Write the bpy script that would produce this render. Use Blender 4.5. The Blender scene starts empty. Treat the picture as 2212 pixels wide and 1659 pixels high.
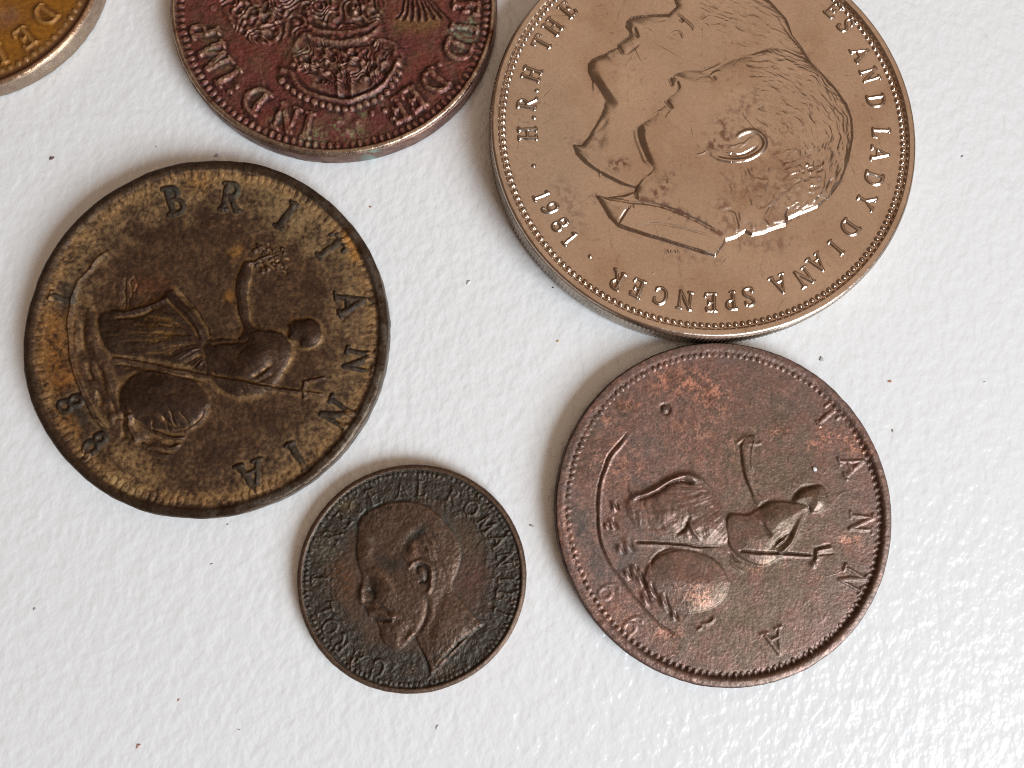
import bpy, math
import numpy as np
from mathutils import Matrix

S = bpy.context.scene
COL = S.collection
S.unit_settings.scale_length = 0.01            # one unit is one centimetre

# ------------------------------------------------------------------ camera
FPX, IMG_W, IMG_H = 1533.0, 2212.0, 1659.0      # focal length and frame in photograph pixels
CENTRE = np.array([1106.0, 829.5])
NADIR = np.array([1050.0, 1050.0])              # where the plumb line from the lens meets the table
CAM_H = 6.4
_n = np.array([(NADIR[0]-CENTRE[0])/FPX, -(NADIR[1]-CENTRE[1])/FPX, -1.0]); _n /= np.linalg.norm(_n)
_v = np.cross(_n, [0, 0, -1.0]); _c = -_n[2]
_K = np.array([[0, -_v[2], _v[1]], [_v[2], 0, -_v[0]], [-_v[1], _v[0], 0]])
ROT = np.eye(3)+_K+_K@_K/(1+_c)

cam_data = bpy.data.cameras.new('camera')
cam = bpy.data.objects.new('camera', cam_data)
COL.objects.link(cam)
cam.matrix_world = Matrix.Translation((0, 0, CAM_H)) @ Matrix(ROT.tolist()).to_4x4()
cam_data.sensor_width = 36.0
cam_data.lens = 36.0*FPX/IMG_W
cam_data.clip_start, cam_data.clip_end = 0.1, 1000.0
S.camera = cam

# ------------------------------------------------------------------ room light (warm) and the window (cool)
W = bpy.data.worlds.new('World'); S.world = W; W.use_nodes = True
bg = W.node_tree.nodes['Background']
bg.inputs[0].default_value = (0.15, 0.10, 0.068, 1); bg.inputs[1].default_value = 1.0
ld = bpy.data.lights.new('window_light', 'AREA')
ld.shape = 'RECTANGLE'; ld.size, ld.size_y = 42.0, 34.0
ld.energy = 86500.0; ld.color = (0.83, 0.925, 1.0)
lo = bpy.data.objects.new('window_light', ld); COL.objects.link(lo)
_el, _az, _d = math.radians(28.5), math.radians(-42), 70.0
lo.location = (_d*math.cos(_el)*math.cos(_az), _d*math.cos(_el)*math.sin(_az), _d*math.sin(_el))
from mathutils import Vector
lo.rotation_euler = (-Vector(lo.location)).to_track_quat('-Z', 'Y').to_euler()
# warm ceiling of the room, lit by the day
cd = bpy.data.lights.new('ceiling_light', 'AREA'); cd.shape = 'RECTANGLE'; cd.size, cd.size_y = 235.0, 300.0
cd.energy = math.pi*235*300*0.47; cd.color = (1.0, 0.76, 0.57)
clo = bpy.data.objects.new('ceiling_light', cd); COL.objects.link(clo); clo.location = (88, 88, 160)
S.view_settings.view_transform = 'Standard'; S.view_settings.look = 'None'
S.view_settings.exposure = 0.0; S.view_settings.gamma = 1.0
S.cycles.use_denoising = False
S.cycles.max_bounces = 6; S.cycles.filter_width = 1.1

# ------------------------------------------------------------------ numeric helpers
def p2w(px, py, z):
    """photograph pixel -> point of the horizontal plane at height z"""
    px, py = np.asarray(px, float), np.asarray(py, float)
    d = np.stack([(px-CENTRE[0])/FPX, -(py-CENTRE[1])/FPX, -np.ones_like(px)], -1) @ ROT.T
    s = (z-CAM_H)/d[..., 2]
    return d[..., :2]*s[..., None]

def sstep(a, b, x):
    t = np.clip((x-a)/(b-a), 0, 1); return t*t*(3-2*t)

def perlin(x, y, seed=0):
    rs = np.random.RandomState(seed)
    perm = rs.permutation(512); ga = rs.rand(512)*2*np.pi
    gx, gy = np.cos(ga), np.sin(ga)
    xi, yi = np.floor(x).astype(np.int64), np.floor(y).astype(np.int64)
    xf, yf = x-xi, y-yi
    u, v = xf**3*(xf*(xf*6-15)+10), yf**3*(yf*(yf*6-15)+10)
    def g(dx, dy):
        h = perm[(perm[(xi+dx) & 511]+yi+dy) & 511]
        return gx[h]*(xf-dx)+gy[h]*(yf-dy)
    a = g(0, 0)*(1-u)+g(1, 0)*u; b = g(0, 1)*(1-u)+g(1, 1)*u
    return (a*(1-v)+b*v)*1.5

def fbm(x, y, seed, f, oct=4, gain=0.55):
    r, a, t = 0.0, 1.0, 0.0
    for k in range(oct):
        r = r+a*perlin(x*f, y*f, seed+k); t += a; a *= gain; f *= 2.07
    return r/t*1.6

def smooth(p, n=6, closed=False):
    p = np.asarray(p, float)
    if len(p) < 3: return p
    q = np.vstack([p[-1:], p, p[:2]]) if closed else np.vstack([2*p[0]-p[1], p, 2*p[-1]-p[-2]])
    out = []
    for i in range(1, len(q)-2):
        a, b, c, d = q[i-1:i+3]
        for t in np.linspace(0, 1, n, endpoint=False):
            out.append(.5*((2*b)+(c-a)*t+(2*a-5*b+4*c-d)*t*t+(3*b-a-3*c+d)*t**3))
    if not closed: out.append(p[-1])
    return np.array(out)

def boxblur(a, r):
    for ax in (0, 1):
        p = np.concatenate([np.repeat(a.take([0], ax), r+1, ax), a, np.repeat(a.take([-1], ax), r, ax)], ax)
        c = np.cumsum(p, ax); n = a.shape[ax]
        a = (c.take(range(2*r+1, 2*r+1+n), ax)-c.take(range(0, n), ax))/(2*r+1)
    return a

# ------------------------------------------------------------------ serif capitals as strokes (points, half width), cap height 1
def arc(cx, cy, rx, ry, a0, a1, n=14):
    t = np.radians(np.linspace(a0, a1, n)); return np.c_[cx+rx*np.cos(t), cy+ry*np.sin(t)]
TK, TN, SF = .068, .040, .036
def _serif(x, y): return ([(x-.13, y), (x+.13, y)], SF)
GL = {
 'A': (.84, [([(.08, 0), (.42, 1)], TN), ([(.42, 1), (.76, 0)], TK), ([(.2, .34), (.64, .34)], TN), _serif(.08, .0), _serif(.76, 0)]),
 'B': (.62, [([(.15, 0), (.15, 1)], TK), (np.vstack([[(.02, 1)], arc(.3, .76, .21, .24, 90, -90), [(.15, .52)]]), TN+.01), (np.vstack([[(.15, .52)], arc(.32, .26, .26, .26, 90, -90), [(.02, 0)]]), TN+.015)]),
 'C': (.78, [(arc(.44, .5, .38, .48, 48, 312, 22), TK-.012), ([(.7, .92), (.71, .68)], SF), ([(.7, .08), (.71, .26)], SF)]),
 'D': (.78, [([(.15, 0), (.15, 1)], TK), (np.vstack([[(.02, 1)], arc(.3, .5, .42, .5, 90, -90, 20), [(.02, 0)]]), TN+.014)]),
 'E': (.66, [([(.15, 0), (.15, 1)], TK), ([(.02, 1), (.58, 1), (.6, .84)], TN), ([(.15, .52), (.46, .52)], TN), ([(.46, .62), (.46, .42)], SF), ([(.02, 0), (.6, 0), (.64, .18)], TN)]),
 'F': (.62, [([(.15, 0), (.15, 1)], TK), ([(.02, 1), (.58, 1), (.6, .84)], TN), ([(.15, .52), (.46, .52)], TN), ([(.46, .62), (.46, .42)], SF), _serif(.15, 0)]),
 'G': (.82, [(arc(.44, .5, .38, .48, 48, 312, 22), TK-.012), ([(.7, .92), (.71, .68)], SF), ([(.72, .42), (.72, .08)], TK), ([(.58, .42), (.84, .42)], SF)]),
 'H': (.82, [([(.15, 0), (.15, 1)], TK), ([(.67, 0), (.67, 1)], TK), ([(.15, .52), (.67, .52)], TN), _serif(.15, 0), _serif(.15, 1), _serif(.67, 0), _serif(.67, 1)]),
 'I': (.30, [([(.15, 0), (.15, 1)], TK), _serif(.15, 0), _serif(.15, 1)]),
 'L': (.62, [([(.15, 0), (.15, 1)], TK), _serif(.15, 1), ([(.02, 0), (.56, 0), (.6, .2)], TN)]),
 'M': (.98, [([(.1, 0), (.14, 1)], TN), ([(.14, 1), (.48, .12)], TK), ([(.48, .12), (.82, 1)], TN), ([(.82, 1), (.87, 0)], TK), _serif(.1, 0), _serif(.87, 0)]),
 'N': (.86, [([(.13, 0), (.13, 1)], TN), ([(.13, 1), (.72, 0)], TK), ([(.72, 0), (.72, 1)], TN), _serif(.13, 0), _serif(.72, 1), ([(0, 1), (.13, 1)], SF)]),
 'O': (.86, [(arc(.43, .5, .38, .48, 0, 360, 28), TK-.014)]),
 'P': (.62, [([(.15, 0), (.15, 1)], TK), (np.vstack([[(.02, 1)], arc(.3, .74, .26, .26, 90, -90), [(.15, .48)]]), TN+.012), _serif(.15, 0)]),
 'R': (.74, [([(.15, 0), (.15, 1)], TK), (np.vstack([[(.02, 1)], arc(.3, .75, .24, .25, 90, -90), [(.15, .5)]]), TN+.012), _serif(.15, 0), ([(.32, .5), (.66, 0), (.76, 0)], TK-.008)]),
 'S': (.64, [(smooth([(.56, .84), (.44, .98), (.25, .98), (.11, .82), (.18, .63), (.42, .47), (.56, .3), (.5, .08), (.28, .0), (.1, .05), (.06, .2)], 4), TK-.016), ([(.57, .96), (.57, .76)], SF), ([(.06, .02), (.06, .24)], SF)]),
 'T': (.76, [([(.38, 0), (.38, 1)], TK), ([(.02, .82), (.02, 1), (.74, 1), (.74, .82)], TN), _serif(.38, 0)]),
 'Y': (.8, [([(.04, 1), (.4, .48)], TK), ([(.76, 1), (.4, .48)], TN), ([(.4, .48), (.4, 0)], TK), _serif(.4, 0), _serif(.06, 1), _serif(.74, 1)]),
 '1': (.4, [([(.22, 0), (.22, 1), (.06, .9)], TK-.014), ([(.06, 0), (.38, 0)], SF)]),
 '8': (.6, [(arc(.3, .755, .2, .235, 0, 360, 20), TN+.016), (arc(.3, .255, .26, .26, 0, 360, 22), TN+.016)]),
 '9': (.62, [(arc(.31, .68, .25, .3, 0, 360, 22), TN+.014), (smooth([(.56, .68), (.53, .36), (.38, .08), (.16, .0), (.08, .1)], 5), TN+.014)]),
 '6': (.62, [(arc(.31, .32, .25, .3, 0, 360, 22), TN+.014), (smooth([(.06, .32), (.09, .64), (.24, .92), (.46, 1.), (.54, .9)], 5), TN+.014)]),
}

# ------------------------------------------------------------------ relief of one struck face
class Relief:
    def __init__(s, n, centre, rx, ry, thick, trace, seed=0, wobble=0.0, warp=0.0):
        s.t, s.c, s.rx, s.ry, s.R, s.n, s.trace, s.seed = thick, np.array(centre), rx, ry, (rx+ry)/2, n, trace, seed
        a, b = np.meshgrid(np.linspace(-1, 1, n+1), np.linspace(-1, 1, n+1), indexing='ij')
        with np.errstate(all='ignore'):
            big = np.abs(a) > np.abs(b)
            r = np.where(big, a, b)
            ph = np.where(big, np.pi/4*(b/np.where(a == 0, 1, a)), np.pi/2-np.pi/4*(a/np.where(b == 0, 1, b)))
        ux, uy = r*np.cos(ph), r*np.sin(ph)
        s.rn, s.th = np.hypot(ux, uy), np.arctan2(uy, ux)
        s.wob = lambda th: 1+wobble*(perlin(3+np.cos(th)*2.2, 3+np.sin(th)*2.2, seed+77)+.5*perlin(9+np.cos(th)*7, 9+np.sin(th)*7, seed+78))
        k = s.wob(s.th)
        s.X, s.Y = ux*rx*k, uy*ry*k
        s.X0, s.Y0 = s.X, s.Y                       # the true grid; shapes are laid out on a slightly wandering one, as worn dies are
        if warp:
            s.X = s.X0+warp*fbm(s.X0, s.Y0, seed+41, 5, 3); s.Y = s.Y0+warp*fbm(s.X0, s.Y0, seed+51, 5, 3)
        s.H = np.zeros_like(s.X)
        s.L = np.zeros(s.X.shape, np.int32)
        s.names = [('field', None)]; s.subs = {}
    def id(s, name, parent=None):
        s.names.append((name, parent)); return len(s.names)-1
    def loc(s, pts):
        """traced points -> centimetres from the coin's centre"""
        ox, oy, k = s.trace; p = np.atleast_2d(np.asarray(pts, float))
        return p2w(ox+p[:, 0]*k, oy+p[:, 1]*k, s.t)-s.c
    def u(s, d): return d*s.trace[2]/240.0*1.0     # traced length -> centimetres
    def near(s, p, m):
        lo, hi = p.min(0)-m, p.max(0)+m
        return np.nonzero((s.X > lo[0]) & (s.X < hi[0]) & (s.Y > lo[1]) & (s.Y < hi[1]))
    @staticmethod
    def dist(x, y, p):
        best = np.full(x.shape, 1e9); par = np.zeros(x.shape); n = len(p)-1
        for i in range(n):
            ax, ay = p[i]; bx, by = p[i+1]; dx, dy = bx-ax, by-ay; l2 = dx*dx+dy*dy+1e-18
            t = np.clip(((x-ax)*dx+(y-ay)*dy)/l2, 0, 1)
            d = (x-ax-t*dx)**2+(y-ay-t*dy)**2
            m = d < best; best[m] = d[m]; par[m] = (i+t[m])/n
        return np.sqrt(best), par
    @staticmethod
    def inside(x, y, p):
        c = np.zeros(x.shape, bool); n = len(p)
        for i in range(n):
            ax, ay = p[i]; bx, by = p[(i+1) % n]
            if ay == by: continue
            c ^= ((ay > y) != (by > y)) & (x < (bx-ax)*(y-ay)/(by-ay)+ax)
        return c
    def raised(s, pts, h, edge, dome=0.0, dl=.2, name=None, parent=None, over=False, sm=True, base=0.0, local=False):
        """raise an outlined shape: h at the edge step, plus a dome of height dome over length dl"""
        p = np.asarray(pts, float) if local else s.loc(pts)
        if sm: p = smooth(p, 4, True)
        i = s.near(p, edge*2)
        x, y = s.X[i], s.Y[i]
        d, _ = s.dist(x, y, np.vstack([p, p[:1]])); ins = s.inside(x, y, p); sd = np.where(ins, d, -d)
        z = h*sstep(-edge, edge, sd)+np.where(ins, dome*(1-np.exp(-d/dl)), 0)+base*sstep(-edge, edge, sd)
        if over:
            w = sstep(-edge, edge, sd); s.H[i] = s.H[i]*(1-w)+z
        else: s.H[i] = np.maximum(s.H[i], z)
        if name:
            k = s.id(name, parent); l = s.L[i]; l[ins] = k; s.L[i] = l; return k
    def mark(s, pts, name, parent=None, sm=True):
        p = s.loc(pts); p = smooth(p, 4, True) if sm else p
        i = s.near(p, .01); k = s.id(name, parent)
        l = s.L[i]; l[s.inside(s.X[i], s.Y[i], p)] = k; s.L[i] = l
        return k
    def ridge(s, pts, w, amp, taper=.25, local=False, sm=True, skew=0.0, name=None, parent=None):
        p = np.asarray(pts, float) if local else s.loc(pts)
        if sm: p = smooth(p, 5)
        i = s.near(p, w*3); d, t = s.dist(s.X[i], s.Y[i], p)
        e = np.minimum(1, np.minimum(t, 1-t)/max(taper, 1e-3)) if taper else 1
        s.H[i] += amp*np.exp(-(d/w)**2)*e
        if name:
            k = s.id(name, parent); l = s.L[i]; l[d < w*1.1] = k; s.L[i] = l
    def blob(s, x, y, rx, ry, ang, amp, name=None, parent=None, pw=2):
        c = s.loc([(x, y)])[0]; rx, ry = s.u(rx), s.u(ry); m = max(rx, ry)*2.4
        i = s.near(np.array([c]), m); ca, sa = math.cos(-math.radians(ang)), math.sin(-math.radians(ang))
        dx, dy = s.X[i]-c[0], s.Y[i]-c[1]
        q = ((dx*ca+dy*sa)/rx)**2+((-dx*sa+dy*ca)/ry)**2
        s.H[i] += amp*np.exp(-q**(pw/2))
        if name:
            k = s.id(name, parent); l = s.L[i]; l[q < 1.2] = k; s.L[i] = l
    def letter(s, ch, x, y, size, h, out=1, tilt=0.0, bev=.010, bold=0.0, name='letter', squash=1.0, sink=0.0):
        c = s.loc([(x, y)])[0]; a = math.atan2(c[1], c[0])+math.radians(tilt)+(0 if out > 0 else math.pi)
        up = np.array([math.cos(a), math.sin(a)]); rt = np.array([up[1], -up[0]])
        w, st = GL[ch]
        i = s.near(np.array([c]), size*1.0); dx, dy = s.X[i]-c[0], s.Y[i]-c[1]
        gx = (dx*rt[0]+dy*rt[1])/size/squash+w/2; gy = (dx*up[0]+dy*up[1])/size+.5
        sd = np.full(gx.shape, 9.0)
        for p, hw in st:
            d, _ = s.dist(gx, gy, np.asarray(p, float)); sd = np.minimum(sd, d-hw-bold)
        sd *= size
        z = h*sstep(bev, -bev, sd)
        s.H[i] = np.maximum(s.H[i], 0) + z - sink*np.exp(-(np.maximum(sd, 0)/.03)**2) if sink else s.H[i]*(1-sstep(bev, -bev, sd)*.8)+z
        k = s.id(name); l = s.L[i]; l[sd < bev*.9] = k; s.L[i] = l
    def dot(s, x, y, r, h, name='dot'):
        c = s.loc([(x, y)])[0]; i = s.near(np.array([c]), r*2); d = np.hypot(s.X[i]-c[0], s.Y[i]-c[1])
        s.H[i] += h*np.sqrt(np.clip(1-(d/r)**2, 0, 1)); k = s.id(name); l = s.L[i]; l[d < r] = k; s.L[i] = l
    def beads(s, rr, count, rad, h, name='bead', stretch=1.0, vary=0.0, phase=0.0, lo=0.0):
        """a ring of pearls or teeth just inside the rim"""
        d = 2*np.pi/count; k = np.floor((s.th+phase)/d+.5).astype(int) % count
        rs = np.random.RandomState(s.seed+5); hv = np.clip(1+vary*rs.randn(count), .15, 1.6); jr = vary*.25*rs.randn(count)
        da = ((s.th+phase)/d-np.floor((s.th+phase)/d+.5))*d*rr*s.R
        q = (da/rad)**2+((s.rn-rr)*s.R/(rad*stretch)+jr[k])**2
        m = q < 1
        s.H[m] += (h*hv[k]*np.sqrt(np.clip(1-q, 0, 1)))[m]
        base = len(s.names)
        for _ in range(count): s.names.append((name, None))
        s.L[m] = base+k[m]
    def rim(s, r0, h, w=.012, roll=.02, name='rim', drop=.6):
        """raised border; the outer corner rolls over"""
        f = sstep(r0-w, r0+w, s.rn)
        s.H = s.H*(1-f)+h*f
        d = np.clip((s.rn-(1-roll))/roll, 0, 1)
        s.H -= h*drop*(1-np.sqrt(1-np.minimum(d, .999)**2))
        s.L[s.rn > r0] = s.id(name)
    def hairs(s, pts, cx, cy, amp, fu, fv, seed, ang=None, curl=0.0, coil=19):
        """combed strands inside an outline: round a centre, or along a direction; curl makes them coil"""
        p = smooth(s.loc(pts), 4, True); i = s.near(p, .01); x, y = s.X[i], s.Y[i]
        d, _ = s.dist(x, y, np.vstack([p, p[:1]])); w = np.where(s.inside(x, y, p), sstep(0, .05, d), 0)
        c = s.loc([(cx, cy)])[0]
        if ang is None: u, v = np.arctan2(y-c[1], x-c[0]), np.hypot(x-c[0], y-c[1])
        else: k = math.radians(-ang); u, v = (x-c[0])*math.cos(k)+(y-c[1])*math.sin(k), -(x-c[0])*math.sin(k)+(y-c[1])*math.cos(k)
        v = v+.06*fbm(x, y, seed+9, 3.0, 2)
        h = fbm(u*fu+20, v*fv+20, seed, 1.0, 3)
        if curl: q = fbm(x, y, seed+5, curl, 2); h = .35*h+.8*np.sin(q*coil)
        s.H[i] += amp*h*w
    def cavity(s, r=4): return s.H-boxblur(boxblur(s.H, r), r)

# ------------------------------------------------------------------ materials
def coin_material(name, grain=40.0, bump=.6, dist=.003, vary=.35, aniso_scratch=0.0, spec=.5):
    m = bpy.data.materials.new(name); m.use_nodes = True; nt = m.node_tree; N, Lk = nt.nodes, nt.links
    b = N['Principled BSDF']
    at = N.new('ShaderNodeAttribute'); at.attribute_name = 'patina'
    ag = N.new('ShaderNodeAttribute'); ag.attribute_name = 'gloss'
    am = N.new('ShaderNodeAttribute'); am.attribute_name = 'metal'
    tc = N.new('ShaderNodeTexCoord')
    n1 = N.new('ShaderNodeTexNoise'); n1.inputs['Scale'].default_value = grain; n1.inputs['Detail'].default_value = 6; n1.inputs['Roughness'].default_value = .65
    n2 = N.new('ShaderNodeTexNoise'); n2.inputs['Scale'].default_value = grain*.35; n2.inputs['Detail'].default_value = 4
    for n in (n1, n2): Lk.new(tc.outputs['Object'], n.inputs['Vector'])
    mr = N.new('ShaderNodeMapRange'); mr.inputs['From Min'].default_value = .3; mr.inputs['From Max'].default_value = .7
    mr.inputs['To Min'].default_value = 1-vary; mr.inputs['To Max'].default_value = 1+vary
    Lk.new(n1.outputs['Fac'], mr.inputs['Value'])
    mx = N.new('ShaderNodeMix'); mx.data_type = 'RGBA'; mx.blend_type = 'MULTIPLY'; mx.inputs[0].default_value = 1
    Lk.new(at.outputs['Color'], mx.inputs[6]); Lk.new(mr.outputs[0], mx.inputs[7])
    Lk.new(mx.outputs[2], b.inputs['Base Color'])
    ad = N.new('ShaderNodeMath'); ad.operation = 'MULTIPLY_ADD'; ad.inputs[1].default_value = .18; 
    sb = N.new('ShaderNodeMath'); sb.operation = 'SUBTRACT'; sb.inputs[1].default_value = .09
    Lk.new(ag.outputs['Fac'], sb.inputs[0]); Lk.new(n2.outputs['Fac'], ad.inputs[0]); Lk.new(sb.outputs[0], ad.inputs[2])
    Lk.new(ad.outputs[0], b.inputs['Roughness']); Lk.new(am.outputs['Fac'], b.inputs['Metallic'])
    b.inputs['Specular IOR Level'].default_value = spec
    bp = N.new('ShaderNodeBump'); bp.inputs['Strength'].default_value = bump; bp.inputs['Distance'].default_value = dist
    src = n1.outputs['Fac']
    if aniso_scratch:
        mp = N.new('ShaderNodeMapping'); mp.inputs['Scale'].default_value = (6, 160, 6); mp.inputs['Rotation'].default_value = (0, 0, .9)
        n3 = N.new('ShaderNodeTexNoise'); n3.inputs['Scale'].default_value = 1.6; n3.inputs['Detail'].default_value = 3
        Lk.new(tc.outputs['Object'], mp.inputs['Vector']); Lk.new(mp.outputs[0], n3.inputs['Vector'])
        a2 = N.new('ShaderNodeMath'); a2.operation = 'MULTIPLY_ADD'; a2.inputs[1].default_value = aniso_scratch
        Lk.new(n3.outputs['Fac'], a2.inputs[0]); Lk.new(n1.outputs['Fac'], a2.inputs[2]); src = a2.outputs[0]
    Lk.new(src, bp.inputs['Height']); Lk.new(bp.outputs[0], b.inputs['Normal'])
    return m

# ------------------------------------------------------------------ turning a relief into a coin with parts
def mesh_obj(name, co, quads, mat, parent, nrm=None, col=None, gloss=None, metal=None):
    me = bpy.data.meshes.new(name)
    me.vertices.add(len(co)); me.vertices.foreach_set('co', np.ascontiguousarray(co, np.float32).ravel())
    me.loops.add(quads.size); me.loops.foreach_set('vertex_index', np.ascontiguousarray(quads, np.int32).ravel())
    k = quads.shape[1]; nf = len(quads)
    me.polygons.add(nf); me.polygons.foreach_set('loop_start', np.arange(0, nf*k, k, dtype=np.int32))
    me.polygons.foreach_set('use_smooth', np.ones(nf, bool))
    me.update(calc_edges=True)
    if col is not None:
        a = me.attributes.new('patina', 'FLOAT_COLOR', 'POINT'); a.data.foreach_set('color', np.c_[col, np.ones(len(col))].astype(np.float32).ravel())
        for nm, v in (('gloss', gloss), ('metal', metal)):
            a = me.attributes.new(nm, 'FLOAT', 'POINT'); a.data.foreach_set('value', v.astype(np.float32))
    if nrm is not None: me.normals_split_custom_set_from_vertices(nrm.astype(np.float32))
    me.materials.append(mat)
    o = bpy.data.objects.new(name, me); COL.objects.link(o); o.parent = parent
    return o

def build_coin(s, root_name, label, field_depth, col, gloss, metal, mat, edge_col, edge_gloss, edge_metal, reeds=0, names=None):
    root = bpy.data.objects.new(root_name, None); COL.objects.link(root)
    root.location = (s.c[0], s.c[1], 0.002); root.empty_display_size = .3
    root['label'] = label; root['category'] = 'coin'; root['group'] = 'old coins lying on the white table'
    n = s.n; Z = s.t-field_depth+s.H
    co = np.stack([s.X0, s.Y0, Z], -1)
    du = np.empty_like(co); du[1:-1] = co[2:]-co[:-2]; du[0] = co[1]-co[0]; du[-1] = co[-1]-co[-2]
    dv = np.empty_like(co); dv[:, 1:-1] = co[:, 2:]-co[:, :-2]; dv[:, 0] = co[:, 1]-co[:, 0]; dv[:, -1] = co[:, -1]-co[:, -2]
    nr = np.cross(du, dv); nr /= np.linalg.norm(nr, axis=-1, keepdims=True)+1e-12
    nr *= np.sign(nr[..., 2:3]+1e-9)
    V, NV = co.reshape(-1, 3), nr.reshape(-1, 3)
    C, G, M = col.reshape(-1, 3), gloss.ravel(), metal.ravel()
    idx = np.arange((n+1)**2).reshape(n+1, n+1)
    Q = np.stack([idx[:-1, :-1], idx[1:, :-1], idx[1:, 1:], idx[:-1, 1:]], -1).reshape(-1, 4)
    # (a, b) runs anticlockwise seen from above
    LV = s.L.ravel()[Q]; LQ = LV.max(1)
    order = np.argsort(LQ, kind='stable'); LS = LQ[order]
    ids, st = np.unique(LS, return_index=True); en = np.append(st[1:], len(LS))
    remap = np.full(len(V), -1, np.int64); made = {}
    todo = []
    for k, a, b in zip(ids, st, en): todo.append((int(k), Q[order[a:b]]))
    todo.sort(key=lambda e: 0 if s.names[e[0]][1] is None else 1)
    for k, q in todo:
        nm, par = s.names[k]
        vs = np.unique(q); remap[vs] = np.arange(len(vs))
        o = mesh_obj(nm, V[vs], remap[q], mat, made.get(par, root) if par is not None else root, NV[vs], C[vs], G[vs], M[vs])
        made[k] = o
    # the disc under the struck face: side wall (reeded or plain) and the underside
    m = max(4*reeds, 360); th = np.linspace(0, 2*np.pi, m, endpoint=False); kk = s.wob(th)
    ztop = s.t-field_depth+s.H[0, :].mean()
    hb = np.array([np.interp(th, *(lambda t_, h_: (t_, h_))(*_edge(s)), period=2*np.pi)]).ravel()+s.t-field_depth
    prof = [(0, 1.0), (.03, 1.004), (.10, 1.007), (.2, 1.008), (.5, 1.008), (.8, 1.008), (.92, 1.003), (.98, .992), (1.0, .975)]
    P, colr = [], []
    for j, (f, r) in enumerate(prof):
        rr = np.full(m, r)
        if reeds and 2 <= j <= 6: rr = rr-.010*(.5+.5*np.cos(th*reeds))*(1 if 3 <= j <= 5 else .5)
        z = hb*(1-f)
        nz = 1+.0 if reeds else 1+.0025*perlin(np.cos(th)*22+j*3.1, np.sin(th)*22, s.seed+300)
        if j == 0: nz = 1
        P.append(np.stack([np.cos(th)*s.rx*kk*rr*nz, np.sin(th)*s.ry*kk*rr*nz, z], 1))
    P = np.concatenate(P); nj = len(prof)
    q = []
    i0 = np.arange(m); i1 = (i0+1) % m
    for j in range(nj-1): q.append(np.stack([j*m+i0, (j+1)*m+i0, (j+1)*m+i1, j*m+i1], 1))
    P = np.vstack([P, [[0, 0, P[-1, 2]]]]); c0 = len(P)-1
    q.append(np.stack([(nj-1)*m+i0, np.full(m, c0), np.full(m, c0), (nj-1)*m+i1], 1)[:, [0, 1, 3]].repeat(1, 0) if False else np.stack([(nj-1)*m+i0[::2], np.full(m//2, c0), (nj-1)*m+(i0[::2]+2) % m, (nj-1)*m+i1[::2]], 1))
    q = np.concatenate(q)
    ec, eg, em = edge_col(P, s)
    o = mesh_obj('edge', P, q, mat, root, None, ec, eg, em)
    return root

def _edge(s):
    t = np.concatenate([s.th[0, :], s.th[-1, :], s.th[:, 0], s.th[:, -1]]); h = np.concatenate([s.H[0, :], s.H[-1, :], s.H[:, 0], s.H[:, -1]])
    o = np.argsort(t); return t[o], h[o]

def mixc(c, m, d):
    return c*(1-m[..., None])+np.asarray(d)*m[..., None]

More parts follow.
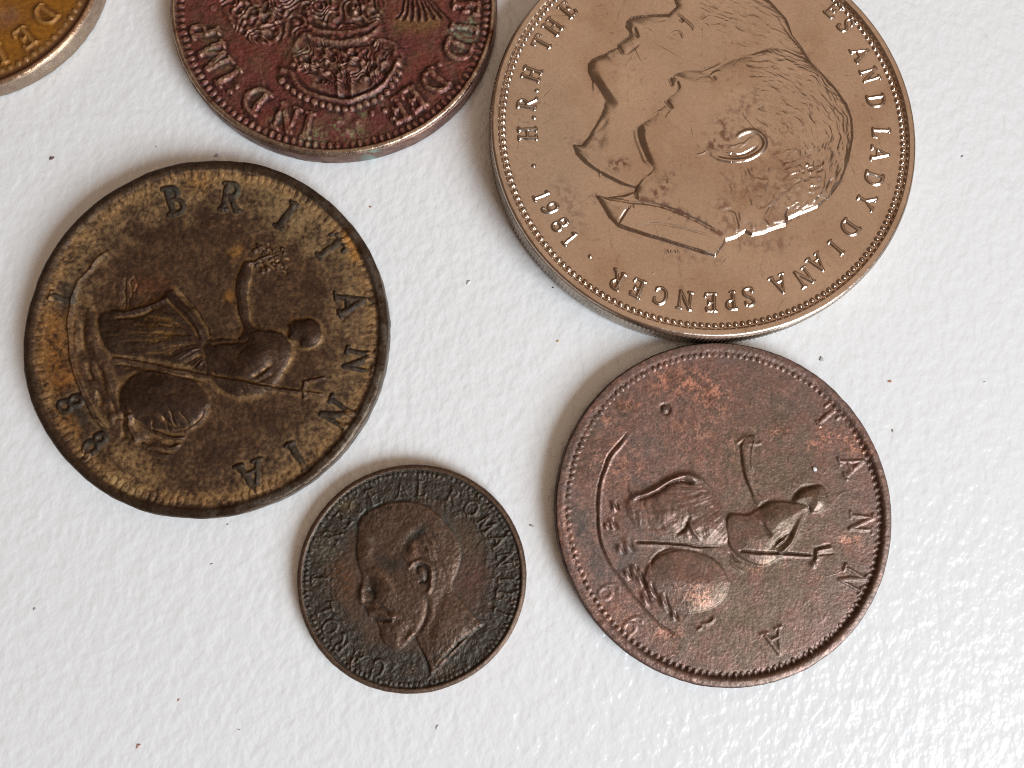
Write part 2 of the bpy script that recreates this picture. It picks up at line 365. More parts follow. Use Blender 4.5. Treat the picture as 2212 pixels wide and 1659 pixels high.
# ------------------------------------------------------------------ tabletop
def build_table():
    m = bpy.data.materials.new('white_moulded_plastic'); m.use_nodes = True; nt = m.node_tree; N, Lk = nt.nodes, nt.links
    b = N['Principled BSDF']
    tc = N.new('ShaderNodeTexCoord'); mp = N.new('ShaderNodeMapping'); mp.inputs['Rotation'].default_value = (0, 0, math.radians(-48)); mp.inputs['Scale'].default_value = (1.0, .78, 1)
    Lk.new(tc.outputs['Object'], mp.inputs['Vector'])
    def noise(sc, det, rough=.5, vec=None):
        n = N.new('ShaderNodeTexNoise'); n.inputs['Scale'].default_value = sc; n.inputs['Detail'].default_value = det; n.inputs['Roughness'].default_value = rough
        Lk.new(vec or mp.outputs[0], n.inputs['Vector']); return n
    a, c = noise(8.5, 1.5, .45), noise(19, 1.5, .5)
    ma = N.new('ShaderNodeMath'); ma.operation = 'MULTIPLY_ADD'; ma.inputs[1].default_value = .42
    Lk.new(c.outputs['Fac'], ma.inputs[0]); Lk.new(a.outputs['Fac'], ma.inputs[2])
    bp = N.new('ShaderNodeBump'); bp.inputs['Strength'].default_value = 1; bp.inputs['Distance'].default_value = .025
    Lk.new(ma.outputs[0], bp.inputs['Height']); Lk.new(bp.outputs[0], b.inputs['Coat Normal'])
    b2 = N.new('ShaderNodeBump'); b2.inputs['Strength'].default_value = 1; b2.inputs['Distance'].default_value = .0068      # the translucent plastic softens its own relief under the gloss
    Lk.new(ma.outputs[0], b2.inputs['Height']); Lk.new(b2.outputs[0], b.inputs['Normal'])
    b.inputs['Coat Weight'].default_value = 1.0; b.inputs['Coat Roughness'].default_value = .20; b.inputs['Coat IOR'].default_value = 1.62
    # faint grey smudges in the plastic
    sp = noise(2.3, 2, .5, tc.outputs['Object']); r1 = N.new('ShaderNodeMapRange'); r1.inputs['From Min'].default_value = .74; r1.inputs['From Max'].default_value = .80; r1.inputs['To Max'].default_value = .35
    Lk.new(sp.outputs['Fac'], r1.inputs['Value'])
    mx = N.new('ShaderNodeMix'); mx.data_type = 'RGBA'; mx.inputs[6].default_value = (.83, .835, .84, 1); mx.inputs[7].default_value = (.42, .42, .46, 1)
    Lk.new(r1.outputs[0], mx.inputs[0]); Lk.new(mx.outputs[2], b.inputs['Base Color'])
    b.inputs['Roughness'].default_value = .5; b.inputs['Specular IOR Level'].default_value = .1
    w, d, h, r = 40.0, 30.0, 3.5, .6
    vs, fs = [], []
    ring = [(-.0, 0), (r*.3, -r*.05), (r*.7, -r*.3), (r, -r), (r, -h)]
    for o, z in ring:
        vs += [(-w-o, -d-o, z), (w+o, -d-o, z), (w+o, d+o, z), (-w-o, d+o, z)]
    fs.append((0, 1, 2, 3))
    for j in range(len(ring)-1):
        for k in range(4): fs.append((j*4+k, (j+1)*4+k, (j+1)*4+(k+1) % 4, j*4+(k+1) % 4))
    fs.append(tuple(len(vs)-1-k for k in range(4)))
    me = bpy.data.meshes.new('tabletop'); me.from_pydata(vs, [], fs); me.update(); me.materials.append(m)
    o = bpy.data.objects.new('tabletop', me); COL.objects.link(o); o['kind'] = 'structure'
    o['label'] = 'white textured plastic tabletop under the coins'
build_table()

# ------------------------------------------------------------------ crumbs and flecks lying on the table
def crumb(px, py, a, b, ang, col, label, name='crumb', cat='crumb', z=0.0, h=.16, seed=0, rough=.8):
    rs = np.random.RandomState(seed+int(px)); c = p2w(px, py, z); k = 10
    a, b = a/240., b/240.
    vs, fs = [], []
    rad = 1+.28*rs.randn(k).clip(-1.2, 1.2)
    for f, zz in ((.92, 0), (1.0, .35), (.62, .9)):
        for i in range(k):
            t = 2*np.pi*i/k; vs.append((a*rad[i]*f*math.cos(t), b*rad[i]*f*math.sin(t), zz*h*min(a, b)*2*(1+.2*rs.rand())))
    vs.append((0, 0, h*min(a, b)*2))
    for j in range(2):
        for i in range(k): fs.append((j*k+i, j*k+(i+1) % k, (j+1)*k+(i+1) % k, (j+1)*k+i))
    for i in range(k): fs.append((2*k+i, 2*k+(i+1) % k, 3*k))
    me = bpy.data.meshes.new(name); me.from_pydata(vs, [], fs); me.update()
    for p in me.polygons: p.use_smooth = True
    key = 'crumb_%02x%02x%02x' % tuple(int(v*255) for v in col)
    m = bpy.data.materials.get(key)
    if m is None:
        m = bpy.data.materials.new(key); m.use_nodes = True; bb = m.node_tree.nodes['Principled BSDF']
        n = m.node_tree.nodes.new('ShaderNodeTexNoise'); n.inputs['Scale'].default_value = 60
        r = m.node_tree.nodes.new('ShaderNodeMix'); r.data_type = 'RGBA'; r.inputs[6].default_value = (*[v*.7 for v in col], 1); r.inputs[7].default_value = (*[min(1, v*1.3) for v in col], 1)
        m.node_tree.links.new(n.outputs['Fac'], r.inputs[0]); m.node_tree.links.new(r.outputs[2], bb.inputs['Base Color']); bb.inputs['Roughness'].default_value = rough
    me.materials.append(m)
    o = bpy.data.objects.new(name, me); COL.objects.link(o); o.location = (c[0], c[1], z+.001); o.rotation_euler = (0, 0, math.radians(ang))
    o['label'] = label; o['category'] = cat; o['group'] = 'crumbs and flecks of dirt'
RB, GR, TN_, RD = (.16, .09, .09), (.36, .36, .38), (.62, .44, .24), (.42, .22, .16)
crumb(112, 342, 5.2, 4.2, 40, RB, 'dark reddish brown crumb on bare white table above the large ochre stained coin')
crumb(467, 336, 5, 4.2, 20, (.42, .42, .46), 'grey fleck in the gap between the red brown coin and the ochre stained coin')
crumb(337, 317, 1.6, 2.6, 20, (.36, .3, .27), 'tiny brown fleck left of the lower edge of the red brown coin')
crumb(800, 447, 3.4, 2.6, 0, RD, 'small rusty crumb below the red brown coin, beside the rim of the ochre stained coin')
crumb(1012, 610, 5, 4.4, 60, (.62, .62, .62), 'pale grey fleck left of the big silver coin lower edge')
crumb(1205, 737, 3.2, 2.8, 0, TN_, 'tan crumb just below the lower left edge of the big silver coin')
crumb(1194, 621, 2.2, 2, 0, RB, 'tiny dark speck beside the reeded edge of the big silver coin')
crumb(1775, 776, 6.5, 4.2, -30, (.48, .5, .5), 'grey fleck above the rim of the purplish coin, below the big silver coin')
crumb(1922, 824, 4.4, 3, 5, (.5, .26, .15), 'orange brown crumb right of the top of the purplish coin')
crumb(1928, 931, 2.2, 4, 10, (.32, .3, .26), 'dark upright fleck right of the purplish coin, below the orange brown crumb')
crumb(1149, 1136, 5, 3.2, -10, (.5, .47, .44), 'brownish grey fleck between the small coin and the purplish coin')
crumb(457, 1218, 4, 1.3, 15, (.35, .3, .29), 'thin dark fleck on the table below the ochre stained coin')
crumb(492, 1133, 2.2, 1.5, 40, (.38, .34, .33), 'tiny dark speck touching below the bottom of the ochre stained coin')
crumb(299, 1611, 5.4, 3.6, 50, (.52, .33, .29), 'reddish brown crumb near the bottom edge of the photo')
crumb(386, 1513, 3.2, 2.6, 40, (.62, .42, .38), 'pale pinkish crumb to the upper right of the reddish brown crumb')
crumb(944, 1571, 5, 2.8, 60, (.55, .55, .57), 'grey fleck below the small dark coin')
crumb(516, 1576, 3.6, 1.0, -20, (.42, .38, .35), 'thin dark fibre fleck left below the small dark coin')
crumb(75, 1316, 3.4, 2.8, 30, (.5, .5, .51), 'pale grey fleck by itself near the left edge of the photo')
crumb(2127, 825, 5, 1.1, 10, (.5, .49, .48), 'thin grey fibre by itself near the right edge of the photo')
crumb(2080, 338, 4.4, 3.2, 20, (.58, .58, .59), 'pale grey fleck right of the big silver coin')

def lin(r, g, b):
    f = lambda v: (v/255/12.92 if v/255 <= .04045 else ((v/255+.055)/1.055)**2.4)
    return np.array([f(r), f(g), f(b)])

def stain(s, pts, w, sm=True):
    """soft mask along a traced line or round a traced point, width in centimetres"""
    p = s.loc(pts); p = smooth(p, 3) if sm and len(p) > 2 else p
    if len(p) == 1: return np.exp(-((s.X-p[0, 0])**2+(s.Y-p[0, 1])**2)/w**2)
    m = np.zeros(s.X.shape); i = s.near(p, 2.5*w); d, _ = s.dist(s.X[i], s.Y[i], p); m[i] = np.exp(-(d/w)**2); return m

def speck(s, f, seed, lo, hi, o=3): return sstep(lo, hi, fbm(s.X, s.Y, seed, f, o))

def wear_letters(s, seed, lo=.55, f=7):
    k = np.isin(s.L, [i for i, v in enumerate(s.names) if v[0] in ('letter', 'numeral', 'dot')])
    s.H = np.where(k, s.H*np.clip(.9+.6*fbm(s.X, s.Y, seed, f, 3), lo, 1.1), s.H)

def scratches(s, n, seed, w, amp, l0, l1, rmax=.9):
    rs = np.random.RandomState(seed)
    for _ in range(n):
        r, t = rmax*math.sqrt(rs.rand()), rs.rand()*6.283; a = rs.rand()*6.283; l = l0+(l1-l0)*rs.rand()**2
        c = np.array([r*math.cos(t)*s.rx, r*math.sin(t)*s.ry]); d = np.array([math.cos(a), math.sin(a)])*l/2
        k = np.array([-d[1], d[0]])*rs.randn()*.15
        s.ridge([c-d, c+k, c+d], w*(.6+.8*rs.rand()), amp*rs.choice([-1, -1, 1])*(.4+rs.rand()), .4, local=True, sm=False)

# ================================================================== big silver coin with two overlapping heads
def silver_coin():
    s = Relief(620, (2.0277, 3.2992), 1.9939, 1.9939, .289, (1036.9, 0, .4514), 11, 0, .003)
    man = [(890, -120), (930, -30), (948, 22), (905, 62), (850, 63), (790, 66), (735, 72), (708, 92), (703, 118), (722, 150), (718, 166), (690, 188), (664, 206), (663, 222), (640, 230),
           (612, 244), (604, 252), (580, 260), (545, 276), (523, 298), (523, 335), (545, 385), (580, 440), (599, 480), (600, 505), (590, 535), (565, 580), (530, 640), (490, 690), (450, 686), (464, 730), (505, 772), (600, 836),
           (680, 876), (745, 892), (900, 900), (1200, 800), (1597, 300), (1545, 220), (1500, 160), (1470, 80), (1400, 5), (1300, -80), (1150, -160), (1000, -170)]
    pm = s.raised(man, .012, .010, .034, .055, name='man_portrait', sm=False)
    hair = [(1010, -130), (1040, 40), (1020, 130), (1060, 210), (1180, 250), (1400, 230), (1590, 290), (1500, 160), (1470, 80), (1400, 5), (1300, -80), (1150, -160)]
    s.mark(hair, 'hair', pm); s.hairs(hair, 1200, 100, .006, 2.2, 13, 301, ang=25); s.hairs(hair, 1200, 100, .003, 4, 30, 311, ang=15); rs = np.random.RandomState(3)
    # man's features
    s.ridge([(736, 128), (744, 150), (760, 184)], .014, -.013); s.ridge([(712, 105), (716, 130), (728, 150)], .012, -.006)
    s.blob(750, 120, 40, 30, 20, .008); s.ridge([(690, 265), (672, 235), (665, 212)], .012, -.010); s.blob(655, 225, 22, 16, -30, .006)
    s.ridge([(695, 262), (725, 240), (770, 205)], .016, -.007); s.ridge([(615, 245), (640, 285), (690, 330)], .03, -.006); s.blob(585, 300, 50, 40, 10, .010)
    s.ridge([(530, 330), (565, 410), (605, 470), (650, 515)], .045, -.018, .3); s.ridge([(560, 350), (640, 450), (700, 520)], .04, .008)
    s.blob(930, 165, 42, 26, 40, -.010); s.ridge([(905, 172), (935, 150), (965, 165), (975, 205)], .010, .007); s.ridge([(945, 60), (975, 90), (1015, 130), (1025, 160)], .012, .008); s.ridge([(955, 85), (975, 105)], .014, -.014)
    s.blob(935, 172, 10, 9, 0, .006); s.blob(830, 260, 150, 80, 30, .014); s.blob(960, 120, 60, 30, 60, -.006); s.blob(720, 420, 120, 60, 60, -.006); s.ridge([(545, 640), (585, 600), (615, 560)], .03, -.006); s.blob(575, 670, 26, 70, 20, -.010)
    s.ridge([(470, 720), (560, 800), (690, 868), (742, 885)], .010, .004); s.ridge([(800, 66), (870, 75), (930, 75)], .03, .005)
    s.ridge([(1440, 105), (1500, 180), (1560, 250), (1592, 296)], .010, -.007)
    # woman
    wom = [(1265, 258), (1200, 275), (1150, 300), (1110, 322), (1060, 326), (990, 322), (935, 334), (904, 354), (902, 380), (914, 410), (926, 432), (905, 448), (884, 462), (882, 478), (862, 505), (840, 520), (832, 540),
           (800, 562), (760, 586), (743, 612), (742, 645), (756, 690), (780, 745), (802, 785), (812, 806), (790, 842), (756, 884), (748, 912), (690, 930), (620, 940), (562, 931), (590, 975), (625, 1035), (665, 1077), (800, 1122), (950, 1166),
           (1075, 1208), (1130, 1220), (1152, 1188), (1180, 1146), (1228, 1132), (1272, 1104), (1305, 1120), (1360, 1110), (1420, 1086), (1468, 1072), (1480, 1042), (1540, 1018), (1620, 985), (1685, 928), (1732, 860), (1768, 760), (1790, 650), (1785, 560), (1760, 490),
           (1700, 410), (1640, 345), (1597, 302), (1540, 262), (1470, 226), (1400, 216), (1330, 232)]
    i = s.near(s.loc(wom), 0); bx = s.H.copy()
    s.H *= .8; pw = s.raised(wom, .025, .008, .032, .065, name='woman_portrait', sm=False)
    whair = [(1265, 262), (1262, 330), (1300, 420), (1290, 520), (1200, 600), (1150, 650), (1250, 640), (1350, 640), (1380, 720), (1330, 780), (1180, 850), (1140, 950), (1150, 1050), (1180, 1135), (1272, 1100), (1360, 1106), (1468, 1068), (1620, 982), (1730, 858), (1786, 650), (1757, 492), (1640, 348), (1540, 265), (1470, 229), (1400, 219), (1330, 235)]
    s.mark(whair, 'hair', pw)
    top = [(1268, 268), (1275, 380), (1300, 470), (1320, 560), (1370, 620), (1420, 740), (1440, 860), (1470, 1040), (1620, 980), (1728, 855), (1782, 650), (1754, 495), (1638, 350), (1540, 268), (1470, 232), (1400, 222), (1330, 240)]
    s.hairs(top, 1330, 700, .0065, 2.0, 12, 321); s.hairs(top, 1330, 700, .0035, 4, 30, 331)
    s.hairs([(1440, 720), (1560, 690), (1740, 640), (1745, 800), (1680, 915), (1600, 975), (1480, 1035), (1430, 900)], 1330, 560, .006, 2.4, 15, 335)
    nape = [(1180, 860), (1260, 800), (1340, 790), (1420, 800), (1480, 880), (1490, 1030), (1460, 1066), (1360, 1100), (1300, 1110), (1270, 1098), (1180, 1135), (1150, 1050), (1140, 950)]
    s.hairs(nape, 1300, 700, .0055, 2, 14, 341, curl=3.0, coil=9);
    temple = [(1300, 470), (1220, 560), (1150, 640), (1240, 640), (1350, 630), (1390, 600), (1340, 520)]
    s.hairs(temple, 1500, 300, .006, 2, 14, 351, ang=60)
    for y in range(6):                                    # combed ends behind the ear
        s.ridge([(1480+12*y, 740+38*y), (1560+6*y, 795+32*y), (1640-4*y, 800+26*y), (1695-10*y, 740+36*y)], .016, .005, .35)
    # ear, eye, mouth, jaw, collar
    s.mark([(1088, 735), (1130, 698), (1190, 678), (1235, 645), (1285, 628), (1335, 640), (1362, 682), (1350, 722), (1310, 757), (1250, 780), (1180, 778), (1100, 757)], 'ear', pw)
    s.ridge([(1095, 745), (1150, 768), (1220, 776), (1290, 762), (1345, 722), (1358, 682), (1330, 645), (1285, 634), (1240, 650), (1205, 690)], .020, .017, .1)
    s.ridge([(1180, 712), (1220, 704), (1255, 690)], .012, .007); s.ridge([(1225, 722), (1265, 690), (1305, 655)], .014, .009, .2); s.ridge([(1150, 735), (1230, 745), (1300, 720), (1335, 680)], .014, -.012)
    s.ridge([(1150, 722), (1190, 735), (1250, 738), (1310, 700)], .010, .008); s.blob(1120, 735, 30, 18, 10, .012); s.ridge([(1020, 748), (1060, 740), (1088, 722)], .008, .007)
    s.ridge([(905, 372), (912, 395), (922, 420)], .014, -.012); s.ridge([(936, 396), (944, 410), (950, 432)], .011, -.010); s.blob(950, 385, 36, 26, 20, .007)
    s.ridge([(882, 478), (898, 500), (920, 530)], .013, -.011); s.blob(872, 492, 18, 14, 0, .006); s.ridge([(920, 532), (900, 552), (885, 575)], .010, .004); s.blob(848, 540, 22, 18, 0, .007)
    s.ridge([(752, 600), (754, 650), (778, 720), (812, 800)], .035, -.018, .15); s.ridge([(805, 600), (790, 660), (815, 730)], .05, .008); s.blob(795, 605, 40, 34, 0, .008)
    s.ridge([(1095, 372), (1120, 352), (1150, 345)], .010, .008); s.ridge([(1112, 365), (1125, 380), (1128, 398)], .007, .007); s.ridge([(1060, 348), (1110, 330), (1165, 302)], .012, .007); s.blob(1105, 372, 34, 22, 30, -.008); s.blob(1095, 378, 9, 9, 0, .006)
    s.blob(1010, 480, 130, 80, 20, .010); s.blob(1000, 370, 60, 26, 10, -.004)
    s.mark([(562, 931), (625, 1035), (665, 1077), (800, 1122), (950, 1166), (1130, 1220), (1180, 1146), (1000, 1045), (850, 985), (720, 968), (748, 912), (690, 930), (620, 940)], 'collar', pw)
    s.ridge([(562, 931), (720, 968), (850, 985), (1000, 1042), (1160, 1124)], .013, -.011, .1); s.ridge([(700, 950), (850, 965), (1000, 1022), (1165, 1110)], .016, .005, .2)
    s.ridge([(745, 905), (748, 930), (752, 960)], .011, -.012); s.ridge([(620, 940), (690, 945), (745, 918)], .012, .007)
    s.ridge([(660, 1070), (690, 1020), (722, 975)], .012, -.011); s.blob(640, 990, 60, 34, 55, -.008); s.ridge([(735, 1090), (830, 1072), (950, 1088), (1060, 1118), (1150, 1146)], .012, -.007, .2)
    s.ridge([(712, 978), (708, 1000)], .006, .005, .3, sm=False); s.ridge([(732, 980), (736, 1005)], .006, .005, .3, sm=False)
    s.ridge([(680, 1075), (800, 1116), (950, 1160), (1120, 1212)], .010, .005, .1); s.ridge([(755, 890), (800, 845), (830, 830)], .014, .006); s.ridge([(1030, 850), (960, 900), (900, 1000)], .05, .006)
    # initials under the collar
    for x in (905, 918, 940, 952): s.ridge([(x, 1188), (x+5, 1205)], .006, .006, .1, sm=False)
    # cheeks, brows and necks modelled in the round
    s.blob(900, 330, 170, 110, 30, .014); s.blob(1060, 560, 190, 130, 30, .016); s.blob(990, 900, 150, 60, 30, .012); s.blob(1050, 700, 90, 60, 60, -.008); s.blob(1240, 400, 110, 80, 20, .012); s.blob(1090, 130, 100, 90, 30, .010); s.blob(640, 720, 80, 60, 40, .008); s.blob(1560, 560, 160, 190, 20, .012); s.blob(1400, 620, 70, 160, -20, -.008)
    # legend
    Z = .158
    for ch, x, y in [('H', 229, 632), ('R', 226, 485), ('H', 249, 345), ('T', 299, 196), ('H', 350, 118), ('E', 421, 36), ('E', 1697, 38), ('S', 1757, 110), ('A', 1829, 246), ('N', 1874, 350), ('D', 1904, 474), ('L', 1929, 628), ('A', 1922, 728), ('D', 1893, 848), ('Y', 1856, 955),
                     ('D', 1776, 1086), ('I', 1711, 1178), ('A', 1622, 1254), ('N', 1556, 1322), ('A', 1440, 1354), ('S', 1293, 1416), ('P', 1205, 1434), ('E', 1110, 1442), ('N', 984, 1432), ('C', 868, 1412), ('E', 757, 1374), ('R', 657, 1334)]:
        s.letter(ch, x, y, Z, .017, 1, bev=.010)
    for ch, x, y in [('1', 296, 930), ('9', 339, 990), ('8', 386, 1068), ('1', 432, 1136)]: s.letter(ch, x, y, Z*.92, .017, -1, bev=.010, name='numeral')
    for x, y in [(261, 553), (272, 424), (530, 1221), (258, 785)]: s.dot(x, y, .017, .014)
    scratches(s, 170, 5, .0038, .0026, .05, .45)
    for p in ([(1055, 105), (1085, 85), (1110, 78)], [(1160, 110), (1200, 95), (1230, 75)], [(1165, 1265), (1180, 1240), (1212, 1212)], [(1000, 590), (1015, 640), (1022, 668)], [(820, 1310), (850, 1290)], [(570, 800), (585, 860)]):
        s.ridge(p, .006, .005, .4)
    s.H += .0009*fbm(s.X, s.Y, 21, 3.0, 3)
    s.beads(.9435, 189, .0225, .0215, vary=.06)
    s.H *= .95; s.rim(.963, .036, w=.0035, roll=.014, drop=.75)
    s.H += np.where(s.rn > .966, .0012*fbm(s.X, s.Y, 31, 14, 3), 0)
    # toning
    cav = s.cavity(5); X, Y = s.X, s.Y
    col = np.empty(X.shape+(3,)); col[:] = (.62, .50, .41)
    col *= (1+.10*fbm(X, Y, 40, 1.1, 3))[..., None]
    col = mixc(col, .55*sstep(-.1, .7, fbm(X, Y, 41, 1.6, 4)), (.50, .36, .27))
    grey = stain(s, [(300, 600), (330, 800), (300, 500)], .42)+.5*stain(s, [(420, 1050)], .3); col = mixc(col, np.clip(.55*grey, 0, .7), (.55, .49, .43))
    b = np.zeros(X.shape)
    for p, w, g in ([[(760, 960), (900, 995), (1020, 1050), (1150, 1120)], .035, 1.2], [[(840, 930), (880, 900), (905, 860)], .06, 1], [[(640, 790), (690, 780)], .055, 1.3], [[(560, 660), (590, 680)], .05, .6], [[(1150, 620), (1180, 680), (1110, 700)], .07, 1.1], [[(1300, 480), (1230, 540), (1150, 600)], .10, .55],
                    [[(1350, 640), (1430, 760), (1480, 840)], .06, .8], [[(1250, 900), (1400, 880), (1450, 950)], .16, .55], [[(1150, 1000), (1200, 1100)], .1, .6], [[(1250, 1150), (1400, 1170), (1500, 1150)], .07, .55], [[(530, 960), (560, 930)], .04, .9], [[(380, 880), (440, 960), (470, 1080)], .08, .5], [[(900, 1220), (1150, 1240)], .06, .35], [[(1500, 760), (1600, 830)], .1, .6], [[(430, 660), (520, 700)], .06, .4]):
        b = np.maximum(b, g*stain(s, p, w))
    n = fbm(X, Y, 42, 16, 3)
    dirt = np.clip(b*sstep(-.25, .35, n)+sstep(.42, .62, n)*.35*sstep(-.2, .5, fbm(X, Y, 43, 2, 2)), 0, 1)
    hairs = np.isin(s.L, [k for k, v in enumerate(s.names) if v[0] == 'hair'])
    dirt = np.maximum(dirt, np.clip(sstep(.0004, .004, -cav)*sstep(-.3, .4, n)*np.where(hairs, .75, .25), 0, 1))
    col = mixc(col, .85*dirt, (.20, .090, .055))
    col = mixc(col, .35*stain(s, [(1250, 880), (1450, 900), (1400, 1050)], .22)*sstep(-.4, .5, fbm(X, Y, 44, 5, 3)), (.30, .17, .12))
    gl = .215+.05*fbm(X, Y, 45, 2, 3)+.12*dirt+np.where(s.rn > .963, .06, 0); mt = np.clip(1-.15*dirt, 0, 1)
    mat = coin_material('toned_cupronickel', 50, .35, .0016, .14, 1.4)
    def ed(P, s):
        n = fbm(P[:, 0]*1.0+P[:, 2]*3, P[:, 1]+P[:, 2]*5, 50, 3, 3); c = np.empty((len(P), 3)); c[:] = (.42, .34, .27)
        c = mixc(c, .8*sstep(-.2, .6, n), (.16, .12, .09)); return c, .34+.1*n, np.full(len(P), 1.0)
    build_coin(s, 'silver_coin', 'big silver crown coin with two overlapping heads and a beaded rim', .036, col, gl, mt, mat, ed, 0, 0, reeds=300)

# ================================================================== ochre stained penny with seated figure
def ochre_coin():
    s = Relief(500, (-2.4568, 1.3455), 1.5737, 1.6033, .19, (34.6, 334.0, .4792), 23, .006, .013)
    X, Y = s.X, s.Y
    fig = 'seated_figure'
    legs = [(690, 612), (735, 640), (800, 720), (850, 800), (880, 870), (880, 990), (760, 955), (600, 915), (440, 900), (380, 820), (365, 740), (420, 705), (520, 700), (620, 665)]
    k0 = s.raised(legs, .010, .030, .026, .12, name=fig); s.hairs([(700, 700), (800, 800), (850, 900), (840, 980), (700, 945), (450, 900), (380, 820), (390, 760), (520, 740), (640, 700)], 990, 820, .009, 7, 1.6, 401)
    s.raised([(1245, 870), (1215, 960), (1140, 1055), (1040, 1092), (950, 1075), (870, 1010), (835, 930), (840, 840), (930, 830), (1030, 840), (1050, 800), (1110, 785), (1190, 800)], .012, .028, .032, .10, name='torso', parent=k0)
    s.raised([(1225, 800), (1240, 760), (1300, 742), (1352, 748), (1378, 800), (1352, 856), (1290, 868), (1270, 840), (1225, 830)], .012, .020, .030, .06, name='head', parent=k0)
    s.raised([(1000, 850), (1030, 790), (1002, 710), (986, 620), (1002, 530), (1035, 480), (1062, 490), (1048, 560), (1036, 640), (1046, 720), (1062, 770), (1090, 800), (1060, 850)], .011, .012, .012, .06, name='arm', parent=k0)
    s.blob(1080, 815, 52, 50, 0, .012); s.blob(1098, 905, 58, 44, 20, .013); s.blob(960, 915, 80, 60, 0, -.006); s.ridge([(835, 850), (940, 850), (1040, 845)], .02, -.010); s.ridge([(1170, 940), (1100, 985), (1060, 1010)], .02, -.012)
    s.ridge([(870, 990), (960, 1015), (1080, 1020), (1180, 985)], .018, -.009); s.ridge([(1215, 790), (1250, 752), (1300, 742)], .02, .006); s.blob(1260, 860, 30, 20, 30, -.006)
    s.ridge([(695, 628), (760, 690), (815, 760), (850, 830)], .026, .016); s.ridge([(730, 612), (800, 690), (850, 770), (868, 820)], .012, -.016, .1); s.ridge([(680, 650), (740, 715), (795, 780), (830, 835)], .014, -.016, .1)
    s.ridge([(420, 712), (520, 706), (620, 676), (690, 650)], .026, .014, .15); s.ridge([(440, 735), (540, 728), (640, 690)], .018, -.013)
    rs = np.random.RandomState(4)
    # shield, trident, branch
    p = arc(665, 1110, 200, 143, 0, 360, 33)[:-1]; ca, sa = math.cos(.16), math.sin(.16); p = np.c_[665+(p[:, 0]-665)*ca-(p[:, 1]-1110)*sa, 1110+(p[:, 0]-665)*sa+(p[:, 1]-1110)*ca]
    sh = s.raised(p, .010, .024, .032, .16, name='shield', sm=False)
    s.ridge(np.vstack([p[:16]*.93+np.array([665, 1110])*.07]), .012, -.006, .1); s.ridge([(640, 1170), (700, 1220), (780, 1230)], .03, -.008)
    for x, y, dx, dy in ((660, 1170, 30, 90), (700, 1150, 20, 80), (620, 1190, -10, 60), (740, 1160, 40, 60)): s.ridge([(x, y), (x+dx, y+dy)], .009, -.005, .3, sm=False)
    s.ridge([(470, 985), (560, 975), (700, 990), (830, 1010)], .012, .006)
    s.ridge([(515, 1160), (512, 1230), (540, 1295)], .022, .022, .1, name='lion_paw'); s.ridge([(480, 1150), (470, 1220), (480, 1290)], .02, -.014)
    s.blob(595, 1280, 26, 24, 0, -.02); s.ridge([(600, 1240), (680, 1272), (760, 1275)], .016, .020, .2, name='lion_mane'); s.ridge([(640, 1310), (700, 1320), (740, 1300)], .018, .014); s.ridge([(570, 1330), (640, 1350), (710, 1360)], .018, .010); s.ridge([(560, 1300), (600, 1330)], .016, .012)
    tri = s.ridge([(425, 915), (600, 948), (860, 1000), (1080, 1040), (1290, 1072)], .016, .013, .03, name='trident'); s.ridge([(430, 938), (600, 970), (850, 1020)], .01, -.010, .1); s.ridge([(880, 990), (1080, 1024), (1280, 1058)], .009, -.009, .1)
    s.ridge([(1300, 1015), (1292, 1060), (1300, 1105)], .016, .012, .1, name='trident_fork', sm=False); s.ridge([(1300, 1024), (1350, 1014), (1398, 1000)], .013, .010, .2); s.ridge([(1290, 1068), (1390, 1082)], .014, .011, .2, sm=False)
    for q in range(34):
        x, y = 1060+rs.rand()*150, 395+rs.rand()*135; a = rs.rand()*6.28; l = 22+14*rs.rand()
        s.ridge([(x, y), (x+l*.5*math.cos(a)+5, y+l*.5*math.sin(a)), (x+l*math.cos(a+.5), y+l*math.sin(a+.5))], .011, .011*rs.choice([1, 1, -1]), .4, sm=False)
    s.mark([(1040, 470), (1080, 400), (1160, 385), (1220, 420), (1200, 470), (1120, 530), (1080, 520)], 'olive_branch')
    s.ridge([(1040, 500), (1100, 470), (1190, 430)], .012, .012)
    # sea line and waves
    s.ridge([(410, 425), (330, 510), (270, 590), (240, 700), (236, 820), (246, 930), (285, 1050), (345, 1165), (410, 1250)], .016, .014, .06, name='ground_line')
    s.ridge([(345, 600), (330, 760), (360, 900), (420, 1050), (450, 1180)], .05, .012); 
    for a, b_, c_, g in (((285, 740), (290, 820), (305, 900), -.016), ((300, 920), (320, 990), (345, 1040), -.015), ((350, 920), (372, 985), (390, 1030), -.014), ((340, 1060), (365, 1100), (375, 1140), -.014), ((265, 780), (262, 850), (275, 900), .008), ((395, 930), (410, 1000), (440, 1060), .01), ((330, 620), (345, 680), (360, 720), -.01), ((420, 1090), (440, 1170), (450, 1240), -.012)):
        s.ridge([a, b_, c_], .026, g, .3)
    s.ridge([(330, 1160), (380, 1210), (420, 1260)], .008, .012, .2); s.blob(432, 1180, 20, 26, 0, .014)
    for q in range(16):
        x, y = 440+rs.rand()*120, 520+rs.rand()*120; s.ridge([(x, y), (x+rs.randn()*16, y+45), (x+6, y+90)], .008, -.006*rs.rand()-.002, .3, sm=False)
    s.H *= 1.8*np.clip(.92+.25*fbm(X, Y, 611, 2.5, 2), .4, 1.1)
    for ch, x, y, o, t in [('B', 708, 200, 1, 0), ('R', 968, 186, 1, -3), ('I', 1214, 268, 1, 0), ('T', 1412, 418, 1, 0), ('A', 1510, 664, 1, 0), ('N', 1548, 928, 1, 0), ('N', 1448, 1168, 1, 0), ('I', 1268, 1360, 1, 0), ('A', 1062, 1452, 1, 0)]:
        s.letter(ch, x, y, .25 if ch != 'I' else .26, .019, o, t, bev=.014, bold=.018, sink=.004)
